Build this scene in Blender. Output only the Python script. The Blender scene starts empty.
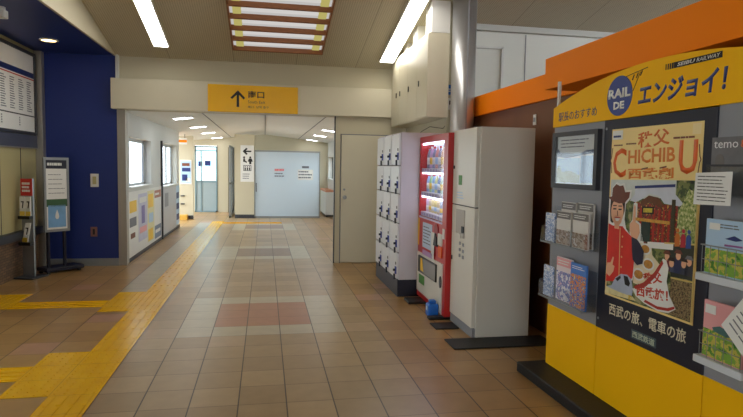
import bpy, bmesh, math, random
from mathutils import Vector, Matrix
random.seed(7)
SC = bpy.context.scene
COL = SC.collection

# ------------------------------------------------------------------ materials
def lin(c):
    r = []
    for v in c:
        v /= 255.0
        r.append(v / 12.92 if v <= .04045 else ((v + .055) / 1.055) ** 2.4)
    return (r[0], r[1], r[2], 1)

def newmat(name):
    m = bpy.data.materials.new(name); m.use_nodes = True
    nt = m.node_tree; nt.nodes.clear()
    out = nt.nodes.new('ShaderNodeOutputMaterial')
    return m, nt, out

def M(name, rgb, rough=.5, metal=0., var=.06, scale=6., bump=0., spec=.5, stretch=None):
    m, nt, out = newmat(name)
    b = nt.nodes.new('ShaderNodeBsdfPrincipled')
    tc = nt.nodes.new('ShaderNodeTexCoord'); nz = nt.nodes.new('ShaderNodeTexNoise')
    nz.inputs['Scale'].default_value = scale; nz.inputs['Detail'].default_value = 4
    src = tc.outputs['Object']
    if stretch:
        mp = nt.nodes.new('ShaderNodeMapping'); mp.inputs['Scale'].default_value = stretch
        nt.links.new(src, mp.inputs['Vector']); src = mp.outputs['Vector']
    nt.links.new(src, nz.inputs['Vector'])
    mx = nt.nodes.new('ShaderNodeMix'); mx.data_type = 'RGBA'
    c = lin(rgb)
    mx.inputs['A'].default_value = tuple(min(1, v * (1 - var)) for v in c[:3]) + (1,)
    mx.inputs['B'].default_value = tuple(min(1, v * (1 + var)) for v in c[:3]) + (1,)
    nt.links.new(nz.outputs['Fac'], mx.inputs['Factor'])
    nt.links.new(mx.outputs['Result'], b.inputs['Base Color'])
    b.inputs['Roughness'].default_value = rough; b.inputs['Metallic'].default_value = metal
    b.inputs['Specular IOR Level'].default_value = spec
    if bump:
        bp = nt.nodes.new('ShaderNodeBump'); bp.inputs['Strength'].default_value = bump
        bp.inputs['Distance'].default_value = .01
        nt.links.new(nz.outputs['Fac'], bp.inputs['Height']); nt.links.new(bp.outputs['Normal'], b.inputs['Normal'])
    nt.links.new(b.outputs[0], out.inputs[0])
    return m

def EM(name, rgb, strength, var=0., scale=10):
    m, nt, out = newmat(name)
    e = nt.nodes.new('ShaderNodeEmission'); e.inputs['Color'].default_value = lin(rgb); e.inputs['Strength'].default_value = strength
    if var:
        tc = nt.nodes.new('ShaderNodeTexCoord'); nz = nt.nodes.new('ShaderNodeTexNoise'); nz.inputs['Scale'].default_value = scale
        mr = nt.nodes.new('ShaderNodeMapRange'); mr.inputs['To Min'].default_value = strength * (1 - var); mr.inputs['To Max'].default_value = strength * (1 + var)
        nt.links.new(tc.outputs['Object'], nz.inputs['Vector']); nt.links.new(nz.outputs['Fac'], mr.inputs['Value']); nt.links.new(mr.outputs[0], e.inputs['Strength'])
    nt.links.new(e.outputs[0], out.inputs[0])
    return m

def GL(name, rgb=(248, 252, 253), gloss=.1, rough=.02):
    m, nt, out = newmat(name)
    t = nt.nodes.new('ShaderNodeBsdfTransparent'); t.inputs['Color'].default_value = lin(rgb)
    g = nt.nodes.new('ShaderNodeBsdfGlossy'); g.inputs['Roughness'].default_value = rough
    mx = nt.nodes.new('ShaderNodeMixShader'); mx.inputs[0].default_value = gloss
    nt.links.new(t.outputs[0], mx.inputs[1]); nt.links.new(g.outputs[0], mx.inputs[2]); nt.links.new(mx.outputs[0], out.inputs[0])
    return m

def FROST(name, rgb, tl=.6):
    m, nt, out = newmat(name)
    d = nt.nodes.new('ShaderNodeBsdfPrincipled'); d.inputs['Base Color'].default_value = lin(rgb); d.inputs['Roughness'].default_value = .25
    t = nt.nodes.new('ShaderNodeBsdfTranslucent'); t.inputs['Color'].default_value = lin(rgb)
    mx = nt.nodes.new('ShaderNodeMixShader'); mx.inputs[0].default_value = tl
    nt.links.new(d.outputs[0], mx.inputs[1]); nt.links.new(t.outputs[0], mx.inputs[2]); nt.links.new(mx.outputs[0], out.inputs[0])
    return m

class NB:
    """tiny node-math builder"""
    def __init__(s, nt): s.nt = nt
    def m(s, op, a, b=None, c=None):
        n = s.nt.nodes.new('ShaderNodeMath'); n.operation = op
        for i, v in enumerate((a, b, c)):
            if v is None: continue
            if isinstance(v, (int, float)): n.inputs[i].default_value = v
            else: s.nt.links.new(v, n.inputs[i])
        return n.outputs[0]
    def inside(s, v, lo, hi): return s.m('MULTIPLY', s.m('GREATER_THAN', v, lo), s.m('LESS_THAN', v, hi))
    def mix(s, f, a, b):
        n = s.nt.nodes.new('ShaderNodeMix'); n.data_type = 'RGBA'
        for k, v in (('Factor', f), ('A', a), ('B', b)):
            if isinstance(v, (int, float)): n.inputs[k].default_value = v
            elif isinstance(v, tuple): n.inputs[k].default_value = v
            else: s.nt.links.new(v, n.inputs[k])
        return n.outputs['Result']

def floor_mat():
    m, nt, out = newmat('floor_tile'); nb = NB(nt)
    g = nt.nodes.new('ShaderNodeNewGeometry'); sp = nt.nodes.new('ShaderNodeSeparateXYZ')
    nt.links.new(g.outputs['Position'], sp.inputs[0])
    x = nb.m('DIVIDE', nb.m('ADD', sp.outputs[0], .16), .3); y = nb.m('DIVIDE', nb.m('ADD', sp.outputs[1], .025), .3)
    ix = nb.m('FLOOR', x); iy = nb.m('FLOOR', y)
    fx = nb.m('SUBTRACT', x, ix); fy = nb.m('SUBTRACT', y, iy)
    dx = nb.m('MINIMUM', fx, nb.m('SUBTRACT', 1, fx)); dy = nb.m('MINIMUM', fy, nb.m('SUBTRACT', 1, fy))
    gx = nb.m('LESS_THAN', dx, .014); gy = nb.m('LESS_THAN', dy, .011)
    cb = nt.nodes.new('ShaderNodeCombineXYZ'); nt.links.new(ix, cb.inputs[0]); nt.links.new(iy, cb.inputs[1])
    wn = nt.nodes.new('ShaderNodeTexWhiteNoise'); wn.noise_dimensions = '2D'; nt.links.new(cb.outputs[0], wn.inputs['Vector'])
    base = nb.mix(wn.outputs['Value'], lin((154, 117, 68)), lin((176, 139, 86)))
    # occasional pinkish tile
    pk = nb.m('GREATER_THAN', wn.outputs['Value'], .94)
    base = nb.mix(pk, base, lin((176, 134, 106)))
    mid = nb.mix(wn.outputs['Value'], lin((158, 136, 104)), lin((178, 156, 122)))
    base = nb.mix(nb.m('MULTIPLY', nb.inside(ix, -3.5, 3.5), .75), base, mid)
    # red blocks with a grey frame, every fifteen rows down the passage
    def rect(x0, x1, y0, y1): return nb.m('MULTIPLY', nb.inside(ix, x0 - .5, x1 + .5), nb.inside(iy, y0 - .5, y1 + .5))
    for (y0, red) in ((17, (168, 116, 86)), (31, (138, 112, 92)), (45, (138, 112, 92))):
        n = 5 if y0 == 17 else 7
        base = nb.mix(rect(-2, 2, y0, y0 + 4), base, lin((182, 172, 148)))
        base = nb.mix(rect(-1, 1, y0 + 1, y0 + 3), base, lin(red))
    # grey stone column beside the tactile strip in the passage, with window glare put into its colour
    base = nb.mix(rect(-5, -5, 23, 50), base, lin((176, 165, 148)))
    nz = nt.nodes.new('ShaderNodeTexNoise'); nz.inputs['Scale'].default_value = 9; nz.inputs['Detail'].default_value = 6
    nt.links.new(g.outputs['Position'], nz.inputs['Vector'])
    fac = nb.m('MULTIPLY_ADD', nz.outputs['Fac'], .3, .85)
    mul = nt.nodes.new('ShaderNodeMix'); mul.data_type = 'RGBA'; mul.blend_type = 'MULTIPLY'; mul.inputs['Factor'].default_value = 1
    cc = nt.nodes.new('ShaderNodeCombineColor')
    for i in range(3): nt.links.new(fac, cc.inputs[i])
    nt.links.new(base, mul.inputs['A']); nt.links.new(cc.outputs[0], mul.inputs['B'])
    col = nb.mix(nb.m('MULTIPLY', gx, .95), mul.outputs['Result'], lin((44, 32, 22)))
    col = nb.mix(nb.m('MULTIPLY', gy, .7), col, lin((64, 46, 30)))
    b = nt.nodes.new('ShaderNodeBsdfPrincipled')
    nt.links.new(col, b.inputs['Base Color'])
    b.inputs['Specular IOR Level'].default_value = .7
    b.inputs['Roughness'].default_value = .31
    nt.links.new(b.outputs[0], out.inputs[0])
    return m

def tactile_mat():
    m, nt, out = newmat('tactile_yellow'); nb = NB(nt)
    g = nt.nodes.new('ShaderNodeNewGeometry'); sp = nt.nodes.new('ShaderNodeSeparateXYZ'); nt.links.new(g.outputs['Position'], sp.inputs[0])
    x = nb.m('FRACT', nb.m('DIVIDE', nb.m('ADD', sp.outputs[0], .16), .3)); y = nb.m('FRACT', nb.m('DIVIDE', nb.m('ADD', sp.outputs[1], .025), .3))
    j = nb.m('MAXIMUM', nb.m('LESS_THAN', x, .015), nb.m('LESS_THAN', y, .015))
    nz = nt.nodes.new('ShaderNodeTexNoise'); nz.inputs['Scale'].default_value = 7; nz.inputs['Detail'].default_value = 6; nt.links.new(g.outputs['Position'], nz.inputs['Vector'])
    c = nb.mix(nz.outputs['Fac'], lin((222, 164, 0)), lin((246, 194, 6)))
    c = nb.mix(nb.m('MULTIPLY', j, .5), c, lin((130, 92, 6)))
    b = nt.nodes.new('ShaderNodeBsdfPrincipled'); nt.links.new(c, b.inputs['Base Color']); b.inputs['Roughness'].default_value = .24
    nt.links.new(b.outputs[0], out.inputs[0])
    return m

def ceiling_mat():
    m, nt, out = newmat('ceiling_perforated'); nb = NB(nt)
    tc = nt.nodes.new('ShaderNodeTexCoord'); sp = nt.nodes.new('ShaderNodeSeparateXYZ'); nt.links.new(tc.outputs['Object'], sp.inputs[0])
    def f(o, p): return nb.m('SUBTRACT', nb.m('FRACT', nb.m('DIVIDE', o, p)), .5)
    dx = f(sp.outputs[0], .028); dy = f(sp.outputs[1], .028)
    d = nb.m('ADD', nb.m('MULTIPLY', dx, dx), nb.m('MULTIPLY', dy, dy))
    hole = nb.m('LESS_THAN', d, .06)
    seam = nb.m('LESS_THAN', nb.m('ABSOLUTE', f(sp.outputs[0], .91)), .006)
    c = nb.mix(hole, lin((196, 188, 164)), lin((150, 141, 119)))
    c = nb.mix(nb.m('MULTIPLY', seam, .5), c, lin((110, 100, 84)))
    b = nt.nodes.new('ShaderNodeBsdfPrincipled'); nt.links.new(c, b.inputs['Base Color']); b.inputs['Roughness'].default_value = .6
    nt.links.new(b.outputs[0], out.inputs[0])
    return m

def tile_mat(name, rgb, grout, px, pz, gw=.08):
    """small stacked tiles on a vertical face (object space)"""
    m, nt, out = newmat(name); nb = NB(nt)
    g = nt.nodes.new('ShaderNodeNewGeometry'); sp = nt.nodes.new('ShaderNodeSeparateXYZ'); nt.links.new(g.outputs['Position'], sp.inputs[0])
    h = nb.m('ADD', sp.outputs[0], sp.outputs[1])
    z = nb.m('DIVIDE', sp.outputs[2], pz); iz = nb.m('FLOOR', z)
    u = nb.m('ADD', nb.m('DIVIDE', h, px), nb.m('MULTIPLY', iz, .5)); iu = nb.m('FLOOR', u)
    j = nb.m('MAXIMUM', nb.m('LESS_THAN', nb.m('FRACT', z), gw * 2), nb.m('LESS_THAN', nb.m('FRACT', u), gw))
    cb = nt.nodes.new('ShaderNodeCombineXYZ'); nt.links.new(iu, cb.inputs[0]); nt.links.new(iz, cb.inputs[1])
    wn = nt.nodes.new('ShaderNodeTexWhiteNoise'); wn.noise_dimensions = '2D'; nt.links.new(cb.outputs[0], wn.inputs['Vector'])
    a = lin(rgb)
    c = nb.mix(wn.outputs['Value'], tuple(v * .7 for v in a[:3]) + (1,), tuple(min(1, v * 1.25) for v in a[:3]) + (1,))
    c = nb.mix(j, c, lin(grout))
    b = nt.nodes.new('ShaderNodeBsdfPrincipled'); nt.links.new(c, b.inputs['Base Color']); b.inputs['Roughness'].default_value = .4
    nt.links.new(b.outputs[0], out.inputs[0])
    return m

def print_mat(name, cols, scale=30, rough=.35, stretch=(1, 1, 1), contrast=None):
    """a printed picture: blobs of several inks"""
    m, nt, out = newmat(name)
    tc = nt.nodes.new('ShaderNodeTexCoord'); mp = nt.nodes.new('ShaderNodeMapping'); mp.inputs['Scale'].default_value = stretch
    nz = nt.nodes.new('ShaderNodeTexNoise'); nz.inputs['Scale'].default_value = scale; nz.inputs['Detail'].default_value = 3
    cr = nt.nodes.new('ShaderNodeValToRGB'); cr.color_ramp.interpolation = 'CONSTANT'
    el = cr.color_ramp.elements
    n = len(cols)
    while len(el) < n: el.new(.5)
    for i, c in enumerate(cols):
        el[i].position = 0 if i == 0 else .36 + .28 * (i - 1) / max(1, n - 2) * .9 if n > 2 else .5
        el[i].color = lin(c)
    nt.links.new(tc.outputs['Object'], mp.inputs[0]); nt.links.new(mp.outputs[0], nz.inputs['Vector']); nt.links.new(nz.outputs['Fac'], cr.inputs[0])
    b = nt.nodes.new('ShaderNodeBsdfPrincipled'); b.inputs['Roughness'].default_value = rough
    nt.links.new(cr.outputs[0], b.inputs['Base Color']); nt.links.new(b.outputs[0], out.inputs[0])
    return m

# ------------------------------------------------------------------ mesh helpers
class Fr:
    def __init__(s, O=(0, 0, 0), U=(1, 0, 0), V=(0, 1, 0), N=(0, 0, 1)):
        s.O = Vector(O); s.U = Vector(U).normalized(); s.V = Vector(V).normalized(); s.N = Vector(N).normalized()
    def p(s, u, v, w): return s.O + s.U * u + s.V * v + s.N * w
W = Fr()

class MB:
    def __init__(s): s.bm = bmesh.new(); s.mats = []
    def _mi(s, mat):
        if mat is None: return 0
        if mat not in s.mats: s.mats.append(mat)
        return s.mats.index(mat)
    def box(s, a0, a1, b0, b1, c0, c1, fr=W, mat=None, bev=0.):
        bm = s.bm
        vs = [bm.verts.new(fr.p(a, b, c)) for a in (a0, a1) for b in (b0, b1) for c in (c0, c1)]
        fs = []
        for q in ((0, 1, 3, 2), (4, 6, 7, 5), (0, 4, 5, 1), (2, 3, 7, 6), (0, 2, 6, 4), (1, 5, 7, 3)):
            f = bm.faces.new([vs[i] for i in q]); f.material_index = s._mi(mat); fs.append(f)
        if bev > 0:
            es = list({e for f in fs for e in f.edges})
            r = bmesh.ops.bevel(bm, geom=es, offset=bev, segments=2, profile=.5, affect='EDGES', clamp_overlap=True)
            for f in r['faces']: f.material_index = s._mi(mat)
        return s
    def poly(s, pts, w0, w1, fr=W, mat=None):
        """extruded polygon, pts in (u,v), between depths w0 and w1"""
        bm = s.bm; n = len(pts)
        a = [bm.verts.new(fr.p(u, v, w0)) for u, v in pts]; b = [bm.verts.new(fr.p(u, v, w1)) for u, v in pts]
        mi = s._mi(mat)
        for q in [a[::-1], b] + [[a[i], a[(i + 1) % n], b[(i + 1) % n], b[i]] for i in range(n)]:
            f = bm.faces.new(q); f.material_index = mi
        return s
    def disc(s, u, v, r, w0, w1, fr=W, mat=None, seg=28, ry=None):
        ry = ry or r
        return s.poly([(u + r * math.cos(2 * math.pi * i / seg), v + ry * math.sin(2 * math.pi * i / seg)) for i in range(seg)], w0, w1, fr, mat)
    def lathe(s, prof, c, seg=16, mat=None, smooth=True):
        bm = s.bm; rings = []
        for r, z in prof:
            rings.append([bm.verts.new((c[0] + r * math.cos(2 * math.pi * i / seg), c[1] + r * math.sin(2 * math.pi * i / seg), c[2] + z)) for i in range(seg)])
        mi = s._mi(mat)
        for a, b in zip(rings, rings[1:]):
            for i in range(seg):
                f = bm.faces.new((a[i], a[(i + 1) % seg], b[(i + 1) % seg], b[i])); f.smooth = smooth; f.material_index = mi
        for q in (rings[0][::-1], rings[-1]):
            f = bm.faces.new(q); f.material_index = mi
        return s
    def tube(s, pts, r, seg=8, mat=None):
        bm = s.bm; rings = []; P = [Vector(p) for p in pts]
        for i, p in enumerate(P):
            d = (P[min(i + 1, len(P) - 1)] - P[max(i - 1, 0)]).normalized()
            a = d.orthogonal().normalized(); b = d.cross(a)
            rings.append((p, d, a, b))
        rv = []
        pa = rings[0][2]
        for p, d, a, b in rings:
            pa = (pa - d * pa.dot(d)).normalized(); b = d.cross(pa)
            rv.append([bm.verts.new(p + (pa * math.cos(t) + b * math.sin(t)) * r) for t in [2 * math.pi * k / seg for k in range(seg)]])
        mi = s._mi(mat)
        for x, y in zip(rv, rv[1:]):
            for i in range(seg):
                f = bm.faces.new((x[i], x[(i + 1) % seg], y[(i + 1) % seg], y[i])); f.smooth = True; f.material_index = mi
        for q in (rv[0][::-1], rv[-1]): bm.faces.new(q).material_index = mi
        return s
    def done(s, name, mat=None, parent=None, loc=None):
        bm = s.bm
        bmesh.ops.recalc_face_normals(bm, faces=bm.faces)
        off = Vector((0, 0, 0))
        if parent is not None: off = origin(parent)
        elif loc is not None: off = Vector(loc)
        bmesh.ops.translate(bm, verts=bm.verts, vec=-off)
        me = bpy.data.meshes.new(name); bm.to_mesh(me); bm.free()
        for mm in (s.mats or [mat]): me.materials.append(mm)
        o = bpy.data.objects.new(name, me); COL.objects.link(o)
        if parent is not None: o.parent = parent
        else: o.location = off
        return o

def origin(o):
    v = Vector((0, 0, 0))
    while o is not None: v += o.location; o = o.parent
    return v

def tag(o, label=None, cat=None, group=None, kind=None):
    if label: o['label'] = label
    if cat: o['category'] = cat
    if group: o['group'] = group
    if kind: o['kind'] = kind
    return o
def struct(o, label=None):
    o['kind'] = 'structure'
    if label: o['label'] = label
    return o
def thing(name, label, cat, loc, group=None):
    o = bpy.data.objects.new(name, None); COL.objects.link(o); o.location = loc; o.empty_display_size = .1
    return tag(o, label, cat, group)

def bx(name, mat, parent, a0, a1, b0, b1, c0, c1, fr=W, bev=0., loc=None):
    return MB().box(a0, a1, b0, b1, c0, c1, fr, None, bev).done(name, mat, parent, loc)

def text(name, body, mat, parent, fr, u, v, h, w=.002, width=None, bold=0., shear=0., thick=.0008, rot=0., align='LEFT'):
    """lettering as a mesh; h = cap height, fitted to width when given"""
    cu = bpy.data.curves.new(name, 'FONT'); cu.body = body; cu.size = 1; cu.shear = shear; cu.offset = bold; cu.resolution_u = 2
    ob = bpy.data.objects.new(name, cu); COL.objects.link(ob)
    dg = bpy.context.evaluated_depsgraph_get(); dg.update()
    me = bpy.data.meshes.new_from_object(ob.evaluated_get(dg)); bpy.data.objects.remove(ob)
    bm = bmesh.new(); bm.from_mesh(me); bpy.data.meshes.remove(me)
    xs = [q.co.x for q in bm.verts]; ys = [q.co.y for q in bm.verts]
    x0, x1, y0, y1 = min(xs), max(xs), min(ys), max(ys)
    sy = h / (y1 - y0); sx = (width / (x1 - x0)) if width else sy
    off = {'LEFT': 0, 'CENTER': -(x1 - x0) * sx / 2, 'RIGHT': -(x1 - x0) * sx}[align]
    base = origin(parent) if parent is not None else Vector((0, 0, 0))
    ca, sa = math.cos(rot), math.sin(rot)
    for q in bm.verts:
        a = (q.co.x - x0) * sx + off; b = (q.co.y - y0) * sy
        q.co = fr.p(u + a * ca - b * sa, v + a * sa + b * ca, w) - base
    r = bmesh.ops.extrude_face_region(bm, geom=bm.faces[:])
    bmesh.ops.translate(bm, verts=[e for e in r['geom'] if isinstance(e, bmesh.types.BMVert)], vec=fr.N * thick)
    bmesh.ops.recalc_face_normals(bm, faces=bm.faces)
    me = bpy.data.meshes.new(name); bm.to_mesh(me); bm.free(); me.materials.append(mat)
    o = bpy.data.objects.new(name, me); COL.objects.link(o); o.parent = parent
    return o

def lines(fr, u0, u1, v0, v1, n, w, frac=.5, ragged=.3, mb=None, mat=None, gap=True):
    """unreadably small lines of writing as thin ink bars"""
    mb = mb or MB(); p = (v1 - v0) / n
    for i in range(n):
        v = v1 - (i + .5) * p
        e = u1 - (u1 - u0) * random.random() * ragged
        u = u0
        while u < e:
            du = min(e - u, (u1 - u0) * random.uniform(.1, .3) if gap else e - u)
            mb.box(u, u + du, v - p * frac / 2, v + p * frac / 2, w, w + .0006, fr, mat); u += du + (u1 - u0) * .02
    return mb

# ------------------------------------------------------------------ palette
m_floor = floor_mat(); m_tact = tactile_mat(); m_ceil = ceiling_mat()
m_wall = M('wall_cream', (196, 188, 162), .55, var=.04, scale=2)
m_wall2 = M('wall_pale', (206, 207, 202), .55, var=.04, scale=2)
m_white = M('white_paint', (226, 226, 222), .35, var=.03)
m_upper = M('upper_wall', (234, 235, 228), .5, var=.03, scale=2)
m_cabinet = M('cabinet_cream', (208, 201, 178), .35, var=.03)
m_blue = M('wall_blue', (18, 42, 116), .45, var=.08, scale=3)
m_steel = M('steel', (170, 165, 156), .35, .7, var=.12, scale=4, stretch=(6, 6, 1))
m_chrome = M('polished_steel', (190, 190, 192), .34, .8, var=.1, scale=3, stretch=(5, 5, .4))
m_alu = M('aluminium', (150, 154, 156), .4, .7)
m_black = M('black_plastic', (16, 16, 18), .45)
m_rubber = M('black_rubber', (22, 22, 24), .6, bump=.2, scale=60)
m_dark = M('dark_grey', (52, 54, 60), .45)
m_navy = M('navy_board', (24, 28, 46), .45)
m_orange = M('orange_fascia', (252, 136, 0), .6, spec=.15, var=.05, scale=2)
m_yellow = M('yellow_board', (254, 190, 0), .55, spec=.2, var=.04, scale=3)
m_sign = M('sign_yellow', (240, 182, 10), .25, var=.03)
m_grey = M('grey_board', (146, 149, 156), .5, .1, var=.04)
m_brown = M('store_brown', (118, 74, 42), .5, var=.15, scale=3, stretch=(1, 1, .3))
m_wood = M('wood_slat', (138, 84, 44), .5, var=.2, scale=5, stretch=(.6, 6, 6))
m_red = M('vending_red', (192, 34, 34), .3, var=.04)
m_vwhite = M('vending_white', (222, 219, 208), .34, var=.03, scale=2)
m_lock = M('locker_white', (226, 228, 232), .35, var=.03)
m_lockb = M('locker_blue', (30, 60, 150), .4)
m_paper = M('paper', (232, 232, 228), .6, var=.03)
m_ink = M('ink', (20, 20, 22), .6, var=.02)
m_inkgrey = M('ink_grey', (110, 112, 120), .6)
m_inkblue = M('ink_blue', (24, 44, 112), .45)
m_inkred = M('ink_red', (196, 44, 40), .5)
m_inkorange = M('ink_orange', (234, 104, 36), .5, var=.2, scale=12)
m_inkyellow = M('ink_yellow', (244, 200, 60), .5)
m_sky_print = M('ink_sky', (176, 206, 232), .4, var=.08, scale=9)
m_green = M('ink_green', (70, 140, 60), .5, var=.3, scale=40)
m_pink = M('ink_pink', (238, 170, 172), .5)
m_skin = M('ink_skin', (232, 178, 142), .5)
m_brownink = M('ink_brown', (118, 62, 40), .5)
m_glass = GL('window_glass')
m_acryl = GL('clear_acrylic', (250, 252, 254), .07, .05)
m_frost = FROST('frosted_glass', (222, 234, 243), .4)
m_diff = EM('light_diffuser', (255, 250, 238), 12)
m_diff2 = EM('passage_diffuser', (250, 251, 255), 14)
m_spot = EM('downlight_glow', (255, 214, 140), 8)
m_vlit = EM('vending_lit_back', (226, 228, 255), 1.5, .15, 4)
m_vlit2 = EM('vending_lamp', (232, 232, 255), 7)
m_bluebin = M('blue_plastic', (26, 110, 206), .4)
m_tile = tile_mat('dado_tile', (124, 98, 72), (60, 50, 42), .11, .033)
m_beige = M('panel_beige', (186, 176, 128), .42, var=.05, scale=2)
m_peak = M('passage_ceiling', (226, 226, 222), .6, var=.02)

# ------------------------------------------------------------------ the setting
SLOPE = .22
def cz(y): return 3.03 + SLOPE * (8.85 - y)
RY = 2.0
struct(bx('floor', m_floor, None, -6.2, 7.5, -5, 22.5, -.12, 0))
# sloping station ceiling: rises from the back wall to a ridge above the camera, then falls
FX = Fr((0, 0, 0), (0, 1, 0), (0, 0, 1), (1, 0, 0))      # u = y, v = z, w = x
MB().poly([(8.98, cz(8.98)), (RY, cz(RY)), (-5, cz(RY) - SLOPE * (RY + 5)), (-5, cz(RY) - SLOPE * (RY + 5) + .12), (RY, cz(RY) + .12), (8.98, cz(8.98) + .12)], -2.1, 7.5, FX).done('ceiling', m_ceil)
struct(bpy.data.objects['ceiling'])
# back wall (y = 8.85): strip above the beam, and piece with the door
o = MB(); o.box(-2.1, 2.2, 8.86, 8.98, 2.268, cz(8.86) + .02); struct(o.done('wall_back', m_wall))
o = MB(); o.box(-2.15, 2.16, 8.72, 8.86, 2.272, 2.70, bev=.004); struct(o.done('trim_1', m_cabinet))
MB().box(1.05, 1.064, 8.79, 8.862, 0, 2.27).done('trim_2', m_dark); struct(bpy.data.objects['trim_2'])
o = MB(); o.box(1.064, 2.30, 8.80, 8.86, 0, 2.27); struct(o.done('wall_door', m_wall))
d = bx('door_1', m_cabinet, None, 1.155, 2.02, 8.775, 8.799, .01, 1.99, bev=.003); struct(d)
FB = Fr((0, 8.775, 0), (1, 0, 0), (0, 0, 1), (0, -1, 0))
MB().disc(1.215, 1.03, .032, 0, .01, FB).disc(1.215, 1.03, .026, .01, .05, FB).done('door_knob', m_alu, d)
MB().disc(1.205, 1.15, .017, 0, .012, FB).done('door_lock', m_alu, d)
bx('door_frame', m_inkgrey, d, 1.142, 1.154, 8.785, 8.799, 0, 2.005); bx('door_frame', m_inkgrey, d, 1.142, 2.03, 8.785, 8.799, 1.992, 2.005)
# blue recess on the ticket side
struct(bx('wall_blue', m_blue, None, -3.3, -2.1, 8.85, 8.98, .11, 3.03))
struct(bx('baseboard_blue', m_alu, None, -3.2, -2.1, 8.835, 8.98, 0, .11))
struct(bx('ceiling_blue', m_blue, None, -3.3, -2.1305, 4.2, 8.98, 3.03, 3.12))
MB().poly([(8.98, 3.0301), (4.2, 3.0301), (4.2, cz(4.2) + .05), (8.98, cz(8.98) + .05)], -2.13, -2.1, FX).done('wall_fascia', m_wall); struct(bpy.data.objects['wall_fascia'])
struct(bx('trim_3', m_steel, None, -2.1, -1.985, 8.84, 8.98, 0, 2.268, bev=.004))
struct(bx('trim_4', m_wall2, None, -2.1, -2.06, 8.80, 8.86, 2.70, 3.05))
# ticket-side wall (x = -3.15): tiles, ledge, beige panels
struct(bx('wall_ticket', m_beige, None, -3.3, -3.15, 5.2, 8.85, .56, 3.03))
struct(bx('wall_tile', m_tile, None, -3.3, -3.145, 5.2, 8.85, 0, .5))
struct(bx('trim_5', m_dark, None, -3.3, -3.07, 5.2, 8.78, .5, .6))
struct(bx('trim_6', m_steel, None, -3.15, -3.05, 8.74, 8.85, 0, 3.03, bev=.004))
o = MB()
for y in (7.0, 7.62, 8.23): o.box(-3.152, -3.146, y, y + .012, .6, 1.69)
struct(o.done('trim_7', m_dark))
# the wall behind the lockers, and the plain end of it
struct(bx('wall_locker', m_wall, None, 2.18, 2.30, 6.78, 8.80, 0, 3.52))
# upper white wall beyond the store roof
struct(bx('wall_upper', m_upper, None, 2.30, 7.4, 7.3, 7.42, 0, cz(7.3) + .02))
o = MB(); o.box(2.31, 7.4, 7.22, 7.3, cz(7.22) - .075, cz(7.22)); struct(o.done('trim_8', m_wall2))
o = MB()
for x in (3.42, 4.6, 5.8): o.box(x, x + .012, 7.293, 7.3, 2.2, 3.3)
struct(o.done('trim_9', m_grey))
o = MB()
for a in ((2.55, 2.58, 2.45, 3.12), (3.08, 3.11, 2.45, 3.12), (2.55, 3.11, 3.09, 3.12), (2.3, 3.6, 2.40, 2.45)): o.box(a[0], a[1], 7.27, 7.3, a[2], a[3])
struct(o.done('trim_10', m_white))
t = thing('wall_plate', 'small white plate on the brown store wall above the white machine', 'plate', (2.535, 5.14, 1.93))
bx('plate', m_white, t, 2.53, 2.539, 5.11, 5.17, 1.93, 2.03, bev=.002); bx('switch', m_grey, t, 2.525, 2.53, 5.125, 5.155, 1.96, 2.0)
# store: brown wall and stepped orange fascia
struct(bx('wall_store', m_brown, None, 2.54, 2.66, -4, 6.84, 0, 2.15))
struct(bx('trim_11', m_orange, None, 2.50, 2.9, 4.25, 6.86, 2.14, 2.37))
struct(bx('trim_12', m_orange, None, 2.18, 2.9, -4, 4.27, 2.135, 2.375))
struct(bx('ceiling_store', m_brown, None, 2.66, 7.4, -4, 7.22, 2.37, 2.40))
# unseen outer shell beside and behind the camera; openings added to let daylight in
o = MB(); o.box(7.4, 7.5, -5, 7.42, 0, 2.75); o.box(7.4, 7.5, -5, -3, 2.5, 4.6); struct(o.done('wall_side', m_wall))
struct(bx('wall_gate', m_wall, None, -2.13, -2.1, -5, 4.2, 3.03, 4.6))
o = MB(); o.box(-6.2, -1.5, -5, -4.88, 0, 3.4); o.box(1.2, 7.5, -5, -4.88, 0, 3.4); o.box(-6.2, 7.5, -5, -4.88, 2.4, 3.4); struct(o.done('wall_rear', m_wall))
struct(bx('ceiling_gate', m_wall, None, -6.2, -2.13, -5, 4.2, 3.03, 3.12))
o = MB(); o.box(-6.2, -6.1, -5, 5.2, 1.9, 3.03); o.box(-6.2, -6.1, -5, 0, 0, 1.9); o.box(-6.2, -6.1, 3, 5.2, 0, 1.9); struct(o.done('wall_platform', m_wall))
struct(bx('wall_return', m_wall, None, -6.2, -3.3, 5.2, 5.3, 0, 3.03))

# ------------------------------------------------------------------ passage beyond the beam
YE = 18.7
def panel_wall(name, x0, x1, y0, y1, z1, holes, mat):
    """wall in the y-z plane with rectangular openings"""
    mb = MB(); y = y0
    for (a, b, c, dd) in sorted(holes):
        mb.box(x0, x1, y, a, 0, z1); mb.box(x0, x1, a, b, 0, c); mb.box(x0, x1, a, b, dd, z1); y = b
    mb.box(x0, x1, y, y1, 0, z1)
    return struct(mb.done(name, mat))
EV = 2.27
panel_wall('wall_left', -2.18, -2.02, 8.98, 14.3, EV, [(9.2, 10.9, 1.12, 1.9), (11.97, 13.95, 1.03, 1.92)], m_wall2)
panel_wall('wall_right', 2.02, 2.18, 8.98, YE, EV, [(9.6, 13.2, 1.0, 1.95), (14.0, 16.4, 1.0, 1.95), (17.25, 18.5, 1.1, 1.8)], m_wall2)
o = MB(); o.box(-2.44, -1.93, 16.3, 16.4, 0, EV); struct(o.done('wall_corner', m_wall))
FY = Fr((0, 0, 0), (1, 0, 0), (0, 0, 1), (0, 1, 0))      # u = x, v = z, w = y
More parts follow.
